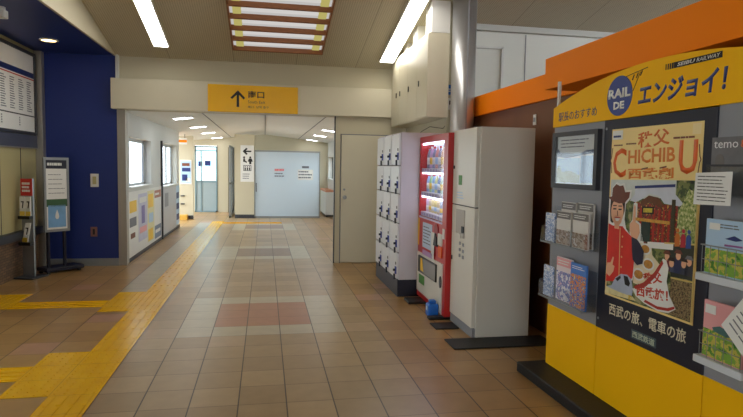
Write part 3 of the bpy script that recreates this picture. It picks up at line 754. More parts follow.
# ------------------------------------------------------------------ red vending machine
RX = 1.75; YA, YB = 6.385, 5.355; FV = Fr((RX, YA, 0), (0, -1, 0), (0, 0, 1), (-1, 0, 0)); VW = YA - YB
t = thing('vending_machine', 'red drinks vending machine with three lit rows of bottles', 'vending machine', (2.1, 5.87, 0))
bx('cabinet', m_red, t, .0, VW, .03, 1.845, -.66, -.16, FV, .004)
o = MB()
wu0, wu1, wz0, wz1 = .05, .90, .96, 1.78
o.box(0, wu0, .03, 1.85, -.16, 0, FV); o.box(wu1, VW, .03, 1.85, -.16, 0, FV); o.box(wu0, wu1, wz1, 1.85, -.16, 0, FV); o.box(wu0, wu1, .03, wz0, -.16, 0, FV)
o.done('front_door', m_red, t)
bx('lit_back', m_vlit, t, wu0, wu1, wz0, wz1, -.155, -.15, FV)
for z in (1.455, 1.19, .965):
    sh = bx('display_shelf', M('shelf_white', (226, 222, 232), .4), t, wu0, wu1, z, z + .045, -.15, -.012, FV)
    o = MB()
    for k in range(8): o.box(wu0 + .02 + k * .104, wu0 + .085 + k * .104, z + .008, z + .036, -.012, -.009, FV)
    o.done('price_button', M('button_lilac', (176, 158, 206), .4), sh)
    top = {1.455: 1.779, 1.19: 1.454, .965: 1.189}[z]
    bx('lamp_strip', m_vlit2, sh, wu0 + .01, wu1 - .01, top - .018, top, -.04, -.018, FV)
bx('display_glass', m_acryl, t, wu0, wu1, wz0, wz1, -.006, -.003, FV)
bx('rim', M('lilac_rim', (206, 196, 226), .35), t, wu0, wu1, wz0 - .02, wz0, 0.0, .006, FV)
# lower white panel with curved foot
fp = MB(); fp.poly([(.02, .10), (.45, .09), (.75, .075), (VW - .08, .035), (VW - .06, .55), (.02, .545)], .0, .012, FV); fp.done('lower_panel', m_vwhite, t)
fl = bx('dispensing_flap', m_black, t, .12, .80, .33, .515, .012, .028, FV, .004)
bx('flap_window', M('flap_grey', (140, 140, 138), .2), fl, .24, .79, .345, .50, .028, .031, FV); MB().poly([(.24, .36), (.36, .36), (.30, .50), (.24, .50)], .031, .033, FV).done('flap_picture', m_inkyellow, fl)
bx('green_label', m_green, t, .12, .34, .20, .30, .012, .014, FV)
MB().disc(.93, .36, .035, .012, .02, FV, seg=18, ry=.06).done('coin_return', m_dark, t)
bx('price_sheet', M('sheet_blue', (196, 214, 236), .4), t, .20, .56, .62, .90, .0, .004, FV); lines(FV, .23, .53, .66, .87, 6, .004, .3).done('sheet_text', m_inkgrey, t)
bx('lilac_strip', M('strip_lilac', (190, 150, 200), .5), t, .25, .62, .545, .60, .012, .016, FV)
bx('yellow_sticker', m_inkyellow, t, .002, .05, .62, .93, .0, .003, FV)
MB().disc(.72, .86, .07, .0, .01, FV, seg=20).done('round_emblem', M('deep_red', (150, 20, 26), .4), t)
bx('coin_slot_panel', m_vwhite, t, .80, .93, .72, .84, .0, .015, FV, .004)
bx('bill_slot', m_inkorange, t, .82, .93, .60, .71, .0, .015, FV, .004)
bx('white_tag', m_paper, t, .58, .68, .52, .83, .012, .016, FV)
MB().poly([(.66, .70), (.79, .70), (.74, .83), (.71, .83)], .004, .02, FV).done('black_reader', m_black, t)
bx('card_holder', m_paper, t, .93, .99, .80, .90, .0, .006, FV)
text('brand_lettering', 'ドリンク', m_white, t, FV, .38, 1.80, .03, .0, width=.0001 + .2) if False else None
for (ya, yb) in ((6.02, 6.25), (5.36, 5.44)): bx('foot_plate', m_rubber, t, 1.56 if ya > 6 else 1.6, 2.4, ya, yb, 0, .03, bev=.008)
# sample bottles behind the window
inks = [[(40, 40, 70), (150, 90, 160), (60, 70, 120), (190, 80, 60), (90, 90, 140), (200, 120, 60), (40, 40, 60), (170, 90, 130)],
        [(80, 120, 190), (120, 180, 90), (90, 150, 200), (200, 200, 90), (60, 100, 160), (150, 190, 150), (70, 110, 190), (90, 140, 200)],
        [(200, 150, 190), (190, 160, 110), (220, 190, 90), (210, 180, 60), (190, 150, 80), (90, 110, 150), (180, 150, 120), (120, 130, 170)]]
rn = ['top', 'middle', 'bottom']
mats = {}
for r, (zs, hh) in enumerate(((1.50, .24), (1.235, .20), (1.01, .14))):
    for k in range(8):
        u = wu0 + .052 + k * .104; p = FV.p(u, zs, -.085); rad = .027
        c = tuple(int(v * .6 + 100) for v in inks[r][k])
        mb_ = mats.setdefault(c, M('drink_%d_%d' % (r, k), c, .3, var=.2, scale=20))
        name = 'drink_can' if r == 2 else 'drink_bottle'
        b = thing(name, 'sample drink in the %s row behind the lit window of the red machine' % rn[r], 'drink', p, 'sample drinks in the %s row of the red vending machine' % rn[r])
        prof = [(rad * .9, 0), (rad, .01), (rad, hh - .02), (rad * .9, hh)] if r == 2 else [(rad * .9, 0), (rad, .012), (rad, hh * .62), (rad * .45, hh * .85), (rad * .42, hh * .9)]
        MB().lathe(prof, p, 12).done('body', mb_, b)
        if r < 2: MB().lathe([(rad * .48, hh * .9), (rad * .48, hh)], p, 10).done('cap', m_white if k % 2 else m_inkred, b)
        MB().lathe([(rad * 1.02, hh * .18), (rad * 1.02, hh * .5)], p, 12).done('drink_label', [m_white, m_inkyellow, m_paper, m_sky_print][k % 4], b)
# blue container at its foot
t = thing('blue_container', 'bright blue plastic container on the floor at the foot of the red machine', 'container', (1.68, 5.53, 0))
FBc = Fr((1.55, 5.62, 0), (0, 1, 0), (0, 0, 1), (-1, 0, 0))
MB().box(1.625, 1.735, 5.47, 5.60, 0, .13, W, None, .02).done('tub', m_bluebin, t)
MB().box(1.645, 1.715, 5.50, 5.57, .13, .165, W, None, .012).done('lid', m_bluebin, t)
bx('sticker', m_sky_print, t, 5.51, 5.56, .06, .10, -.077, -.072, Fr((1.55, 0, 0), (0, 1, 0), (0, 0, 1), (-1, 0, 0)))

# ------------------------------------------------------------------ white vending machine
WX = 1.80; YA2, YB2 = 5.335, 4.72; FWm = Fr((WX, YA2, 0), (0, -1, 0), (0, 0, 1), (-1, 0, 0)); W2 = YA2 - YB2
t = thing('vending_machine', 'plain white vending machine with blank side beside the red one', 'vending machine', (2.07, 5.03, 0))
bx('cabinet', m_vwhite, t, 0, W2, .004, 1.868, -.54, -.035, FWm, .005)
ud = bx('upper_door', m_vwhite, t, .002, W2 - .012, 1.165, 1.864, -.035, 0, FWm, .004)
ld = bx('lower_door', m_vwhite, t, .002, W2 - .012, .09, 1.155, -.035, 0, FWm, .004)
bx('door_gap', m_dark, t, .004, W2 - .014, 1.154, 1.167, -.034, -.006, FWm)
bx('base_strip', m_grey, t, .002, W2 - .004, .004, .085, -.034, -.008, FWm)
bx('upper_sticker', m_green, ud, .17, .26, 1.35, 1.44, 0, .003, FWm); bx('upper_lock', m_dark, ud, .03, .05, 1.50, 1.53, 0, .012, FWm)
lines(FWm, .13, .33, 1.215, 1.29, 3, 0, .4).done('upper_print', m_sky_print, ud)
rc = bx('reader_recess', M('reader_grey', (176, 170, 160), .4), ld, .135, .37, .86, 1.12, 0, .006, FWm, .002)
bx('reader_slot', m_black, rc, .31, .365, .91, .97, .006, .014, FWm); bx('reader_tray', m_vwhite, rc, .16, .33, .86, .90, .006, .03, FWm)
for i, (u, z) in enumerate(((.24, .79), (.33, .785), (.24, .73), (.33, .725), (.24, .675), (.33, .67))): bx('button', m_grey, ld, u, u + .035, z, z + .03, 0, .008, FWm, .002)
bx('door_lock', m_dark, ld, .03, .045, .62, .66, 0, .01, FWm)
for (ya, yb, xa, xb) in ((4.44, 4.718, 1.55, 2.46), (5.03, 5.24, 1.57, 1.798)): MB().box(xa, xb, ya, yb, 0, .012, W, None, .004).done('foot_plate', m_rubber, t)

# ------------------------------------------------------------------ yellow information stand
n_ = math.hypot(1, .03)
D = Fr((2.055, 3.852, 0), (.025, -1, 0), (0, 0, 1), (-1, -.025, 0))
t = thing('display_stand', 'long yellow and grey display stand with an arched header and a black plinth', 'display stand', (2.15, 2.75, 0))
BW = 2.12
bx('plinth', m_rubber, t, -.06, BW + .05, 0, .075, -.3, .20, D, .008)
for a, b in ((0, .607), (.613, 1.482), (1.488, BW)): bx('lower_panel', m_yellow, t, a, b, .076, .52, -.12, 0, D, .002)
for a, b in ((0, .61), (1.485, BW)): bx('side_panel', m_grey, t, a, b, .50, 1.82, -.12, -.004, D)
bx('centre_panel', m_navy, t, .61, 1.485, .52, 1.812, -.12, .006, D, .002)
arch = []
for i in range(25):
    u = BW * i / 24; arch.append((u, 1.942 + .165 * (1 - ((u - BW / 2) / (BW / 2)) ** 2) + .0))
hd = MB().poly([(0, 1.808), (BW, 1.822)] + arch[::-1], -.10, .012, D).done('header', m_yellow, t)
MB().disc(.752, 1.947, .117, .012, .015, D, seg=40).done('header_disc', M('disc_blue', (44, 66, 140), .4), hd)
text('header_lettering', 'RAIL', m_white, hd, D, .752, 1.935, .056, .015, width=.205, bold=.04, align='CENTER')
text('header_lettering', 'DE', m_white, hd, D, .752, 1.868, .046, .015, width=.10, bold=.04, align='CENTER')
text('header_lettering', 'エンジョイ！', m_inkblue, hd, D, .92, 1.868, .118, .012, width=.62, bold=.035, shear=.12, rot=.02)
text('header_lettering', '駅長のおすすめ', m_inkblue, hd, D, .075, 1.842, .062, .012, width=.455, bold=.004, rot=.012)
bx('logo_bar', m_ink, hd, 1.19, 1.50, 2.036, 2.066, .012, .014, D)
o = MB()
for k in range(4): o.box(1.13 + k * .015, 1.135 + k * .015 + k * .002, 2.036, 2.066, .012, .014, D)
o.done('logo_stripe', m_ink, hd)
text('logo_lettering', 'SEIBU', m_white, hd, D, 1.215, 2.042, .018, .014, width=.12, bold=.02, shear=.2)
text('logo_lettering', 'RAILWAY', m_white, hd, D, 1.345, 2.042, .018, .014, width=.145, shear=.2)
o = MB()
def bar(mb, p, q, wd, w, fr, mat=None):
    (a, b), (c, d_) = p, q; L = math.hypot(c - a, d_ - b); nx, ny = -(d_ - b) / L * wd / 2, (c - a) / L * wd / 2
    mb.poly([(a + nx, b + ny), (c + nx, d_ + ny), (c - nx, d_ - ny), (a - nx, b - ny)], w, w + .0012, fr, mat)
bar(o, (.80, 2.05), (.99, 2.075), .004, .012, D); bar(o, (.872, 1.96), (.93, 2.06), .004, .012, D)
for k in range(3): bar(o, (.862 + k * .034, 2.022 + k * .008), (.878 + k * .034, 2.052 + k * .006), .008, .012, D)
o.done('header_flourish', m_ink, hd)
bx('support_post', m_white, t, .0, .02, 1.94, 2.135, -.03, -.012, D)
# framed picture screen on the grey side panel
t2 = thing('framed_notice', 'dark framed landscape picture on the grey panel under the header', 'picture', D.p(.305, 1.38, .0))
o = MB(); o.box(.03, .577, 1.378, 1.41, -.003, .03, D); o.box(.03, .577, 1.735, 1.765, -.003, .03, D); o.box(.03, .078, 1.41, 1.735, -.003, .03, D); o.box(.542, .577, 1.41, 1.735, -.003, .03, D); o.done('frame', m_dark, t2)
bx('sheet', m_paper, t2, .078, .542, 1.41, 1.735, -.003, .012, D)
o = MB(); o.box(.08, .365, 1.42, 1.585, .012, .014, D, m_sky_print); o.box(.375, .54, 1.42, 1.60, .012, .014, D, M('ink_steel', (150, 182, 214), .4, var=.2, scale=8))
o.poly([(.08, 1.42), (.365, 1.42), (.365, 1.47), (.25, 1.50), (.15, 1.49), (.11, 1.54), (.08, 1.51)], .014, .0155, D, M('ink_meadow', (176, 178, 130), .5, var=.3, scale=20))
o.poly([(.078, 1.60), (.20, 1.585), (.36, 1.60), (.54, 1.615), (.54, 1.64), (.44, 1.635), (.36, 1.615), (.12, 1.625), (.09, 1.65), (.078, 1.64)], .014, .016, D, M('ink_slate', (70, 78, 110), .5))
o.done('print', m_paper, t2)
o = MB(); lines(D, .12, .5, 1.65, 1.72, 3, .012, .3, .3, o); o.done('text_line', m_inkgrey, t2)
bx('glass', m_acryl, t2, .078, .542, 1.41, 1.735, .024, .027, D)
# bottom captions on the centre panel
text('caption_lettering', '西武の旅、電車の旅', M('ink_cream', (226, 218, 190), .5), t, D, .74, .632, .072, .006, width=.63, bold=.012, rot=.012)
bx('caption_plate', M('plate_teal', (70, 90, 96), .5), t, .955, 1.16, .55, .602, .006, .008, D)
text('caption_lettering', '西武鉄道', M('ink_pale', (190, 200, 176), .5), t, D, .965, .557, .038, .008, width=.185, bold=.015)
for z in (.58, 1.76):
    MB().disc(.635, z, .008, .006, .01, D, seg=12).done('screw', m_alu, t)

# the travel poster on the centre panel
t2 = thing('travel_poster', 'large travel poster with orange lettering and a hatted person in red on the black panel', 'poster', D.p(1.055, .745, .006))
w0 = .0065; PU0, PU1, PZ0, PZ1 = .694, 1.411, .745, 1.752
bx('sheet', M('poster_gold', (250, 218, 144), .35, var=.12, scale=3), t2, PU0, PU1, PZ0, PZ1, w0, w0 + .002, D)
wl = w0 + .002
def flat(name, pts, mat, lv, parent=None): return MB().poly(pts, wl + lv * .0008, wl + lv * .0008 + .0008, D).done(name, mat, parent or t2)
o = MB(); o.box(PU0 + .006, .795, 1.69, 1.742, wl, wl + .0008, D, m_paper); lines(D, .71, .78, 1.70, 1.715, 1, wl + .0008, .8, .1, o, m_inkblue); o.done('corner_label', m_paper, t2); o = MB()
o.box(1.34, 1.395, 1.69, 1.742, wl, wl + .0008, D, M('pale_gold', (246, 224, 170), .4)); o.done('corner_label', m_paper, t2)
text('title_lettering', '秩父', m_inkred if False else M('title_brown', (226, 116, 48), .5, var=.15, scale=14), t2, D, .935, 1.632, .088, wl, width=.25, bold=.02, thick=.0008, rot=.06)
mt_ = M('title_orange', (232, 134, 54), .5, var=.25, scale=9)
text('title_lettering', 'C', m_inkorange, t2, D, .716, 1.465, .172, wl, width=.122, bold=.015)
text('title_lettering', 'HICHIB', mt_, t2, D, .855, 1.545, .078, wl, width=.375, bold=.025, rot=.03)
text('title_lettering', 'U', m_inkorange, t2, D, 1.255, 1.492, .172, wl, width=.125, bold=.02)
text('title_lettering', '西武劇', mt_, t2, D, .86, 1.458, .062, wl, width=.365, bold=.03, rot=.02)
o = MB(); lines(D, .715, .80, 1.645, 1.665, 1, wl, .4, .1, o); lines(D, .83, .92, 1.65, 1.67, 1, wl, .4, .1, o); lines(D, 1.21, 1.37, 1.665, 1.69, 1, wl, .4, .1, o)
o.done('title_ornament', m_brownink, t2)
for u, v in ((.975, 1.515), (1.12, 1.522)):
    o = MB(); bar(o, (u, v), (u + .05, v + .008), .008, wl, D); o.done('title_ornament', m_brownink, t2)
for (a, sg) in ((.706, -1), (1.388, 1)):
    o = MB()
    for p, q in (((a, 1.64), (a + .008 * sg, 1.58)), ((a + .008 * sg, 1.58), (a + .016 * sg, 1.565)), ((a + .016 * sg, 1.565), (a + .008 * sg, 1.55)), ((a + .008 * sg, 1.55), (a, 1.49))): bar(o, p, q, .005, wl, D)
    o.done('title_ornament', m_brownink, t2)
# picture field
flat('picture_field', [(PU0 + .012, 1.45), (PU1 - .012, 1.462), (PU1 - .012, .757), (PU0 + .012, .757)], print_mat('ink_forest', [(32, 40, 30), (66, 84, 44), (120, 128, 70), (168, 160, 120)], 22), 0)
flat('picture_sky', [(PU0 + .012, 1.45), (1.25, 1.46), (1.25, 1.37), (PU0 + .012, 1.33)], M('ink_haze', (206, 212, 208), .5, var=.2, scale=14), 1)
# hall with curved gable, shown in print
flat('picture_hall', [(.925, 1.33), (1.27, 1.33), (1.275, 1.10), (.925, 1.10)], print_mat('ink_carved', [(70, 26, 22), (160, 46, 34), (84, 54, 34), (220, 160, 70)], 60), 1)
flat('picture_roof', [(.89, 1.335), (.93, 1.37), (.935, 1.412), (1.24, 1.432), (1.245, 1.39), (1.31, 1.34), (1.28, 1.328), (1.17, 1.335), (1.13, 1.372), (1.05, 1.382), (.985, 1.345), (.94, 1.328)], M('ink_roof', (206, 212, 224), .5, var=.15, scale=18), 2)
flat('picture_ridge', [(.93, 1.405), (1.245, 1.425), (1.245, 1.44), (.93, 1.42)], m_inkblue, 3)
for u in (.945, .985, 1.09, 1.13, 1.165, 1.205): flat('picture_column', [(u, 1.105), (u + .014, 1.105), (u + .014, 1.30), (u, 1.30)], M('ink_vermilion', (176, 44, 32), .5), 3)
flat('picture_beam', [(.93, 1.225), (1.22, 1.228), (1.22, 1.245), (.93, 1.242)], M('ink_beam', (206, 156, 60), .5, var=.5, scale=80), 4)
flat('picture_gable', [(.985, 1.335), (1.05, 1.372), (1.125, 1.364), (1.165, 1.33), (1.15, 1.31), (1.06, 1.335), (1.0, 1.312)], M('ink_gable', (104, 62, 34), .5, var=.4, scale=40), 3)
flat('picture_plaque', [(1.0, 1.268), (1.096, 1.272), (1.096, 1.312), (1.0, 1.308)], m_ink, 4)
flat('picture_plaque', [(1.012, 1.276), (1.084, 1.280), (1.084, 1.304), (1.012, 1.30)], M('ink_gold', (206, 188, 60), .5, var=.5, scale=70), 5)
flat('picture_doorway', [(1.0, 1.115), (1.075, 1.115), (1.075, 1.225), (1.0, 1.225)], M('ink_doorway', (30, 54, 46), .5, var=.5, scale=40), 4)
flat('picture_post', [(1.228, 1.10), (1.255, 1.10), (1.255, 1.36), (1.228, 1.36)], M('ink_post', (60, 54, 26), .5, var=.6, scale=60), 4)
flat('picture_tree', [(1.27, 1.12), (1.395, 1.14), (1.395, 1.40), (1.34, 1.42), (1.30, 1.34), (1.275, 1.30)], print_mat('ink_leaf', [(70, 90, 50), (130, 152, 76), (180, 186, 120), (224, 220, 176)], 70), 3)
for i, (u, mt) in enumerate(((1.265, M('ink_coat_a', (206, 116, 40), .5)), (1.305, M('ink_coat_b', (190, 40, 60), .5)), (1.342, M('ink_coat_c', (50, 80, 160), .5)))):
    MB().poly([(u, 1.12), (u + .035, 1.125), (u + .033, 1.18), (u + .022, 1.192), (u + .008, 1.19), (u, 1.175)], wl + .0045, wl + .0053, D).disc(u + .017, 1.205, .011, wl + .0045, wl + .0053, D, seg=12).done('picture_visitor', mt, t2)
# person in a red coat (printed, flat)
coat = M('ink_redcoat', (214, 46, 36), .5, var=.2, scale=10); sleeve = M('ink_sleeve', (28, 28, 56), .5, var=.3, scale=20); felt = M('ink_felt', (112, 62, 46), .5, var=.2, scale=16); hair = M('ink_hair', (44, 28, 22), .5)
K = 5
flat('figure_outline', [(.70, 1.34), (.725, 1.36), (.73, 1.41), (.765, 1.436), (.80, 1.427), (.836, 1.432), (.858, 1.392), (.905, 1.396), (.897, 1.345), (.858, 1.312), (.852, 1.22), (.87, 1.17), (.905, 1.14), (.90, 1.20), (.922, 1.225), (.928, 1.32), (.944, 1.328), (.96, 1.32), (.962, 1.225), (.995, 1.21), (1.005, 1.16), (1.045, 1.07), (1.04, .98), (.96, .97), (.95, .88), (.706, .83)], m_paper, K - 1)
flat('person_hair', [(.716, 1.34), (.852, 1.34), (.85, 1.27), (.838, 1.24), (.74, 1.19), (.722, 1.20), (.714, 1.26)], hair, K)
flat('person_coat', [(.706, 1.185), (.75, 1.175), (.84, 1.18), (.875, 1.155), (.925, 1.13), (.965, 1.09), (.955, .98), (.95, .90), (.93, .87), (.86, .90), (.77, .84), (.706, .83)], coat, K + 1)
flat('person_sleeve', [(.925, 1.135), (.96, 1.13), (1.0, 1.10), (1.035, 1.06), (1.03, .99), (.985, .975), (.945, 1.0), (.935, 1.05)], sleeve, K + 2)
MB().disc(.785, 1.262, .058, wl + (K + 2) * .0008, wl + (K + 3) * .0008, D, seg=26, ry=.076).poly([(.745, 1.24), (.842, 1.25), (.826, 1.20), (.80, 1.178), (.775, 1.178), (.752, 1.20)], wl + (K + 2) * .0008, wl + (K + 3) * .0008, D).box(.765, .81, 1.16, 1.20, wl + (K + 2) * .0008, wl + (K + 3) * .0008, D).done('person_face', m_skin, t2)
flat('person_hat', [(.704, 1.345), (.73, 1.35), (.735, 1.40), (.765, 1.425), (.80, 1.415), (.83, 1.42), (.85, 1.38), (.895, 1.385), (.888, 1.35), (.85, 1.318), (.80, 1.312), (.74, 1.322), (.706, 1.335)], felt, K + 3)
o = MB()
for u in (.762, .812): bar(o, (u - .014, 1.276), (u + .014, 1.278), .008, wl + (K + 3) * .0008, D, m_ink); bar(o, (u - .016, 1.296), (u + .016, 1.298), .006, wl + (K + 3) * .0008, D, hair)
bar(o, (.788, 1.268), (.792, 1.238), .006, wl + (K + 3) * .0008, D, m_brownink); o.poly([(.766, 1.224), (.815, 1.226), (.80, 1.207), (.778, 1.206)], wl + (K + 3) * .0008, wl + (K + 4) * .0008, D, m_white); bar(o, (.764, 1.226), (.817, 1.228), .005, wl + (K + 3) * .0008, D, m_inkred)
o.done('person_features', m_ink, t2)
flat('person_hand', [(.925, 1.13), (.975, 1.12), (.995, 1.16), (.985, 1.205), (.955, 1.215), (.95, 1.30), (.942, 1.315), (.934, 1.30), (.93, 1.22), (.905, 1.20), (.91, 1.16)], m_skin, K + 3)
flat('person_hand', [(.708, .88), (.74, .865), (.775, .90), (.785, .935), (.765, .94), (.775, .985), (.765, .99), (.745, .95), (.715, .945), (.708, .92)], m_skin, K + 3)
o = MB(); bar(o, (.82, 1.17), (.83, .88), .006, wl + (K + 2) * .0008, D)
for z in (.94, 1.0, 1.06, 1.12): o.disc(.845, z, .006, wl + (K + 2) * .0008, wl + (K + 3) * .0008, D, seg=10)
o.done('person_coat_button', M('ink_brass', (222, 180, 120), .5), t2)
# plates of food
flat('food_panel', [(.965, 1.10), (1.035, 1.105), (1.09, 1.11), (1.10, 1.05), (1.19, .99), (1.02, .86), (.955, .87)], M('ink_cream_panel', (226, 212, 180), .5), K - 1)
for u, v, r in ((1.045, 1.075, .045), (1.075, .995, .048), (1.0, .925, .05)):
    MB().disc(u, v, r, wl + K * .0008, wl + (K + 1) * .0008, D, seg=20, ry=r * .7).done('food_dish', m_white, t2)
    MB().disc(u, v, r * .75, wl + (K + 1) * .0008, wl + (K + 2) * .0008, D, seg=18, ry=r * .5).done('food_dish', M('ink_food', (186, 130, 50), .5, var=.5, scale=60), t2)
flat('white_strip', [(1.06, 1.118), (1.255, 1.135), (1.255, 1.10), (1.06, 1.085)], m_paper, K)
# group photograph
flat('photo_frame', [(1.195, 1.125), (1.40, 1.145), (1.402, .968), (1.25, .962)], M('ink_group', (46, 50, 40), .5, var=.5, scale=30), 4)
for i, (u, v, c) in enumerate(((1.215, 1.06, (120, 40, 50)), (1.25, 1.03, (70, 80, 110)), (1.295, 1.075, (40, 50, 90)), (1.335, 1.04, (54, 60, 80)), (1.37, 1.055, (44, 46, 60)))):
    mc = M('ink_jacket_%d' % i, c, .5)
    MB().poly([(u - .028, .985), (u + .028, .985), (u + .026, v - .02), (u, v - .008), (u - .026, v - .02)], wl + .004, wl + .0048, D, mc).disc(u, v, .017, wl + .004, wl + .0052, D, m_skin, 14, .021).poly([(u - .03, v + .012), (u + .03, v + .012), (u + .014, v + .032), (u - .014, v + .032)], wl + .0045, wl + .006, D, [felt, hair, felt, hair, m_inkgrey][i]).done('photo_person', mc, t2)
flat('photo_frame', [(1.25, .948), (1.402, .952), (1.402, .762), (1.255, .762)], print_mat('ink_crowd', [(40, 40, 34), (92, 74, 50), (150, 130, 96), (70, 80, 50)], 90), 4)
o = MB(); bar(o, (1.19, 1.128), (1.402, 1.148), .008, wl + .004, D); bar(o, (1.25, .955), (1.402, .96), .008, wl + .004, D); bar(o, (1.403, .757), (1.403, 1.46), .008, wl + .004, D); o.done('photo_border', M('ink_sand', (220, 196, 120), .5), t2)
# white swirl banner with red lettering
flat('banner', [(.955, .835), (1.03, .862), (1.12, .93), (1.19, 1.045), (1.215, 1.04), (1.235, 1.0), (1.225, .93), (1.25, .86), (1.30, .80), (1.25, .768), (1.17, .758), (1.06, .775), (.99, .80)], m_paper, K + 4)
flat('banner_stripe', [(.97, .85), (1.05, .89), (1.13, .96), (1.185, 1.035), (1.195, 1.02), (1.145, .94), (1.07, .87), (.985, .838)], M('banner_red', (176, 50, 40), .5), K + 5)
flat('banner_stripe', [(1.06, .783), (1.17, .768), (1.25, .778), (1.293, .80), (1.29, .812), (1.24, .792), (1.165, .783), (1.07, .797)], M('banner_red2', (176, 50, 40), .5), K + 5)
text('banner_lettering', '秩父', M('banner_ink', (206, 62, 34), .5), t2, D, 1.055, .88, .062, wl + (K + 5) * .0008, width=.145, bold=.03, rot=.25)
text('banner_lettering', '西武旅！', M('banner_ink2', (206, 62, 34), .5), t2, D, .995, .802, .062, wl + (K + 5) * .0008, width=.25, bold=.03, rot=.09)
text('banner_lettering', 'the', m_ink, t2, D, .99, .852, .022, wl + (K + 5) * .0008, width=.045, shear=.3)
# rounded train front
flat('train_front', [(.715, .80), (.765, .815), (.80, .87), (.85, .90), (.905, .905), (.945, .885), (.96, .83), (.955, .79), (.85, .79), (.77, .795)], M('ink_silver', (170, 180, 200), .4, var=.2, scale=12), K + 3)
flat('train_window', [(.875, .895), (.91, .895), (.935, .86), (.925, .84), (.89, .845)], m_ink, K + 4); flat('train_window', [(.80, .862), (.845, .89), (.85, .875), (.82, .85)], m_ink, K + 4)
flat('print_strip', [(.706, .80), (.96, .79), (.99, .77), (.70, .757)], M('ink_lightyellow', (230, 216, 160), .5, var=.3, scale=30), K + 2)
text('print_lettering', '旅', M('print_gold', (214, 180, 40), .5), t2, D, .925, .765, .03, wl + (K + 4) * .0008, bold=.03)

# ------------------------------------------------------------------ pamphlet pockets on the display stand
def pocket(label, u0, u1, z0, w1, cols):
    p = thing('pamphlet_pocket', label, 'pamphlet holder', D.p((u0 + u1) / 2, z0, .02), 'clear pamphlet pockets of the display stand')
    bx('back_plate', m_acryl, p, u0, u1, z0, z0 + .26, .002, .006, D); bx('floor_plate', m_acryl, p, u0, u1, z0, z0 + .006, .006, w1, D)
    bx('front_lip', m_acryl, p, u0, u1, z0, z0 + .11, w1, w1 + .004, D)
    bx('front_edge', m_alu, p, u0, u1, z0, z0 + .012, w1 + .004, w1 + .008, D)
    for c in cols: MB().box(c - .002, c + .002, z0 + .006, z0 + .12, .006, w1, D).done('divider', m_acryl, p)
    return p
pocket('upper clear pamphlet pocket on the grey panel beside the poster', .05, .60, .99, .10, (.05, .2, .4, .598))
pocket('lower clear pamphlet pocket just above the yellow base', .05, .60, .60, .10, (.05, .2, .4, .598))
pm_grey = M('pamphlet_street', (216, 213, 206), .4); pm_street = print_mat('street_picture', [(120, 96, 80), (190, 170, 150), (150, 120, 96), (214, 206, 196)], 26)
pm_blue = print_mat('pamphlet_blue', [(70, 96, 170), (226, 232, 244), (130, 160, 210), (244, 246, 250)], 50)
pm_fest = M('pamphlet_festival', (70, 126, 210), .4, var=.35, scale=14); pm_glyph = print_mat('festival_picture', [(40, 70, 170), (236, 150, 50), (60, 110, 200), (250, 220, 120)], 60)
pm_pink = M('pamphlet_pink', (240, 226, 230), .4); pm_lilac = print_mat('lilac_picture', [(210, 200, 220), (240, 236, 240), (130, 140, 200), (220, 190, 210)], 30)
def pamphlet(label, u0, u1, z0, z1, w, mat, head=None, hz=.05, d=.012, grp='pamphlets on the display stand', foot=None, title=None):
    p = thing('pamphlet', label, 'pamphlet', D.p((u0 + u1) / 2, z0, w + d / 2), grp)
    bx('cover', mat, p, u0, u1, z0, z1, w, w + d, D)
    if head: bx('cover_heading', head, p, u0 + .002, u1 - .002, z1 - hz, z1 - .004, w + d, w + d + .001, D)
    if foot: bx('cover_picture', foot[0], p, u0 + .002, u1 - .002, z0 + .004, z0 + foot[1], w + d, w + d + .001, D)
    lines(D, u0 + .02, u1 - .02, z1 - hz + .01, z1 - .015, 2, w + d + .001, .4, .2).done('cover_text', title or m_paper, p)
    return p
m_headgrey = M('heading_grey', (112, 108, 106), .5); m_headwhite = M('heading_white', (222, 220, 214), .5)
pamphlet('grey street pamphlet at the back of the upper pocket, nearer the machines', .18, .36, .998, 1.285, .012, pm_grey, m_headgrey, foot=(pm_street, .10))
pamphlet('grey street pamphlet at the back of the upper pocket, nearer the poster', .385, .56, .998, 1.29, .012, pm_grey, m_headgrey, foot=(pm_street, .10))
pamphlet('grey street pamphlet at the front of the upper pocket, nearer the machines', .21, .385, .998, 1.225, .062, pm_grey, m_headgrey, foot=(pm_street, .10))
pamphlet('grey street pamphlet at the front of the upper pocket, nearer the poster', .41, .59, .998, 1.23, .062, pm_grey, m_headgrey, foot=(pm_street, .10))
pamphlet('narrow blue pamphlet at the outer end of the upper pocket', .06, .185, .998, 1.20, .062, pm_blue)
pamphlet('pink pamphlet in the lower pocket', .195, .385, .608, .905, .04, pm_pink, m_pink, .06, foot=(pm_lilac, .2))
pamphlet('blue and orange festival pamphlet in the lower pocket', .41, .59, .608, .90, .062, pm_fest, None, foot=(pm_glyph, .22))
pamphlet('narrow blue pamphlet at the outer end of the lower pocket', .06, .185, .608, .825, .062, pm_blue)

def wire_rack(label, u0, u1, z0, z1):
    r = thing('wire_rack', label, 'pamphlet rack', D.p((u0 + u1) / 2, z0, .04), 'wire pamphlet racks of the display stand')
    bx('tray', M('tray_pale', (206, 212, 218), .3), r, u0 - .02, u1 + .02, z0 - .035, z0, .0, .115, D, .004)
    o = MB(); n = 6
    for k in range(n):
        u = u0 + (u1 - u0) * k / (n - 1); o.tube([D.p(u, z0, .10), D.p(u, z1, .10)], .0016, 6)
    o.tube([D.p(u0 - .01, z1, .10), D.p(u1 + .01, z1, .10)], .003, 6); o.tube([D.p(u0, (z0 + z1) / 2, .10), D.p(u1, (z0 + z1) / 2, .10)], .002, 6)
    o.tube([D.p(u0 - .005, z1, .0), D.p(u0 - .005, z1, .10)], .003, 6)
    o.done('wire', m_alu, r)
wire_rack('upper wire pamphlet rack holding the pale blue booklet', 1.545, 1.78, 1.04, 1.17)
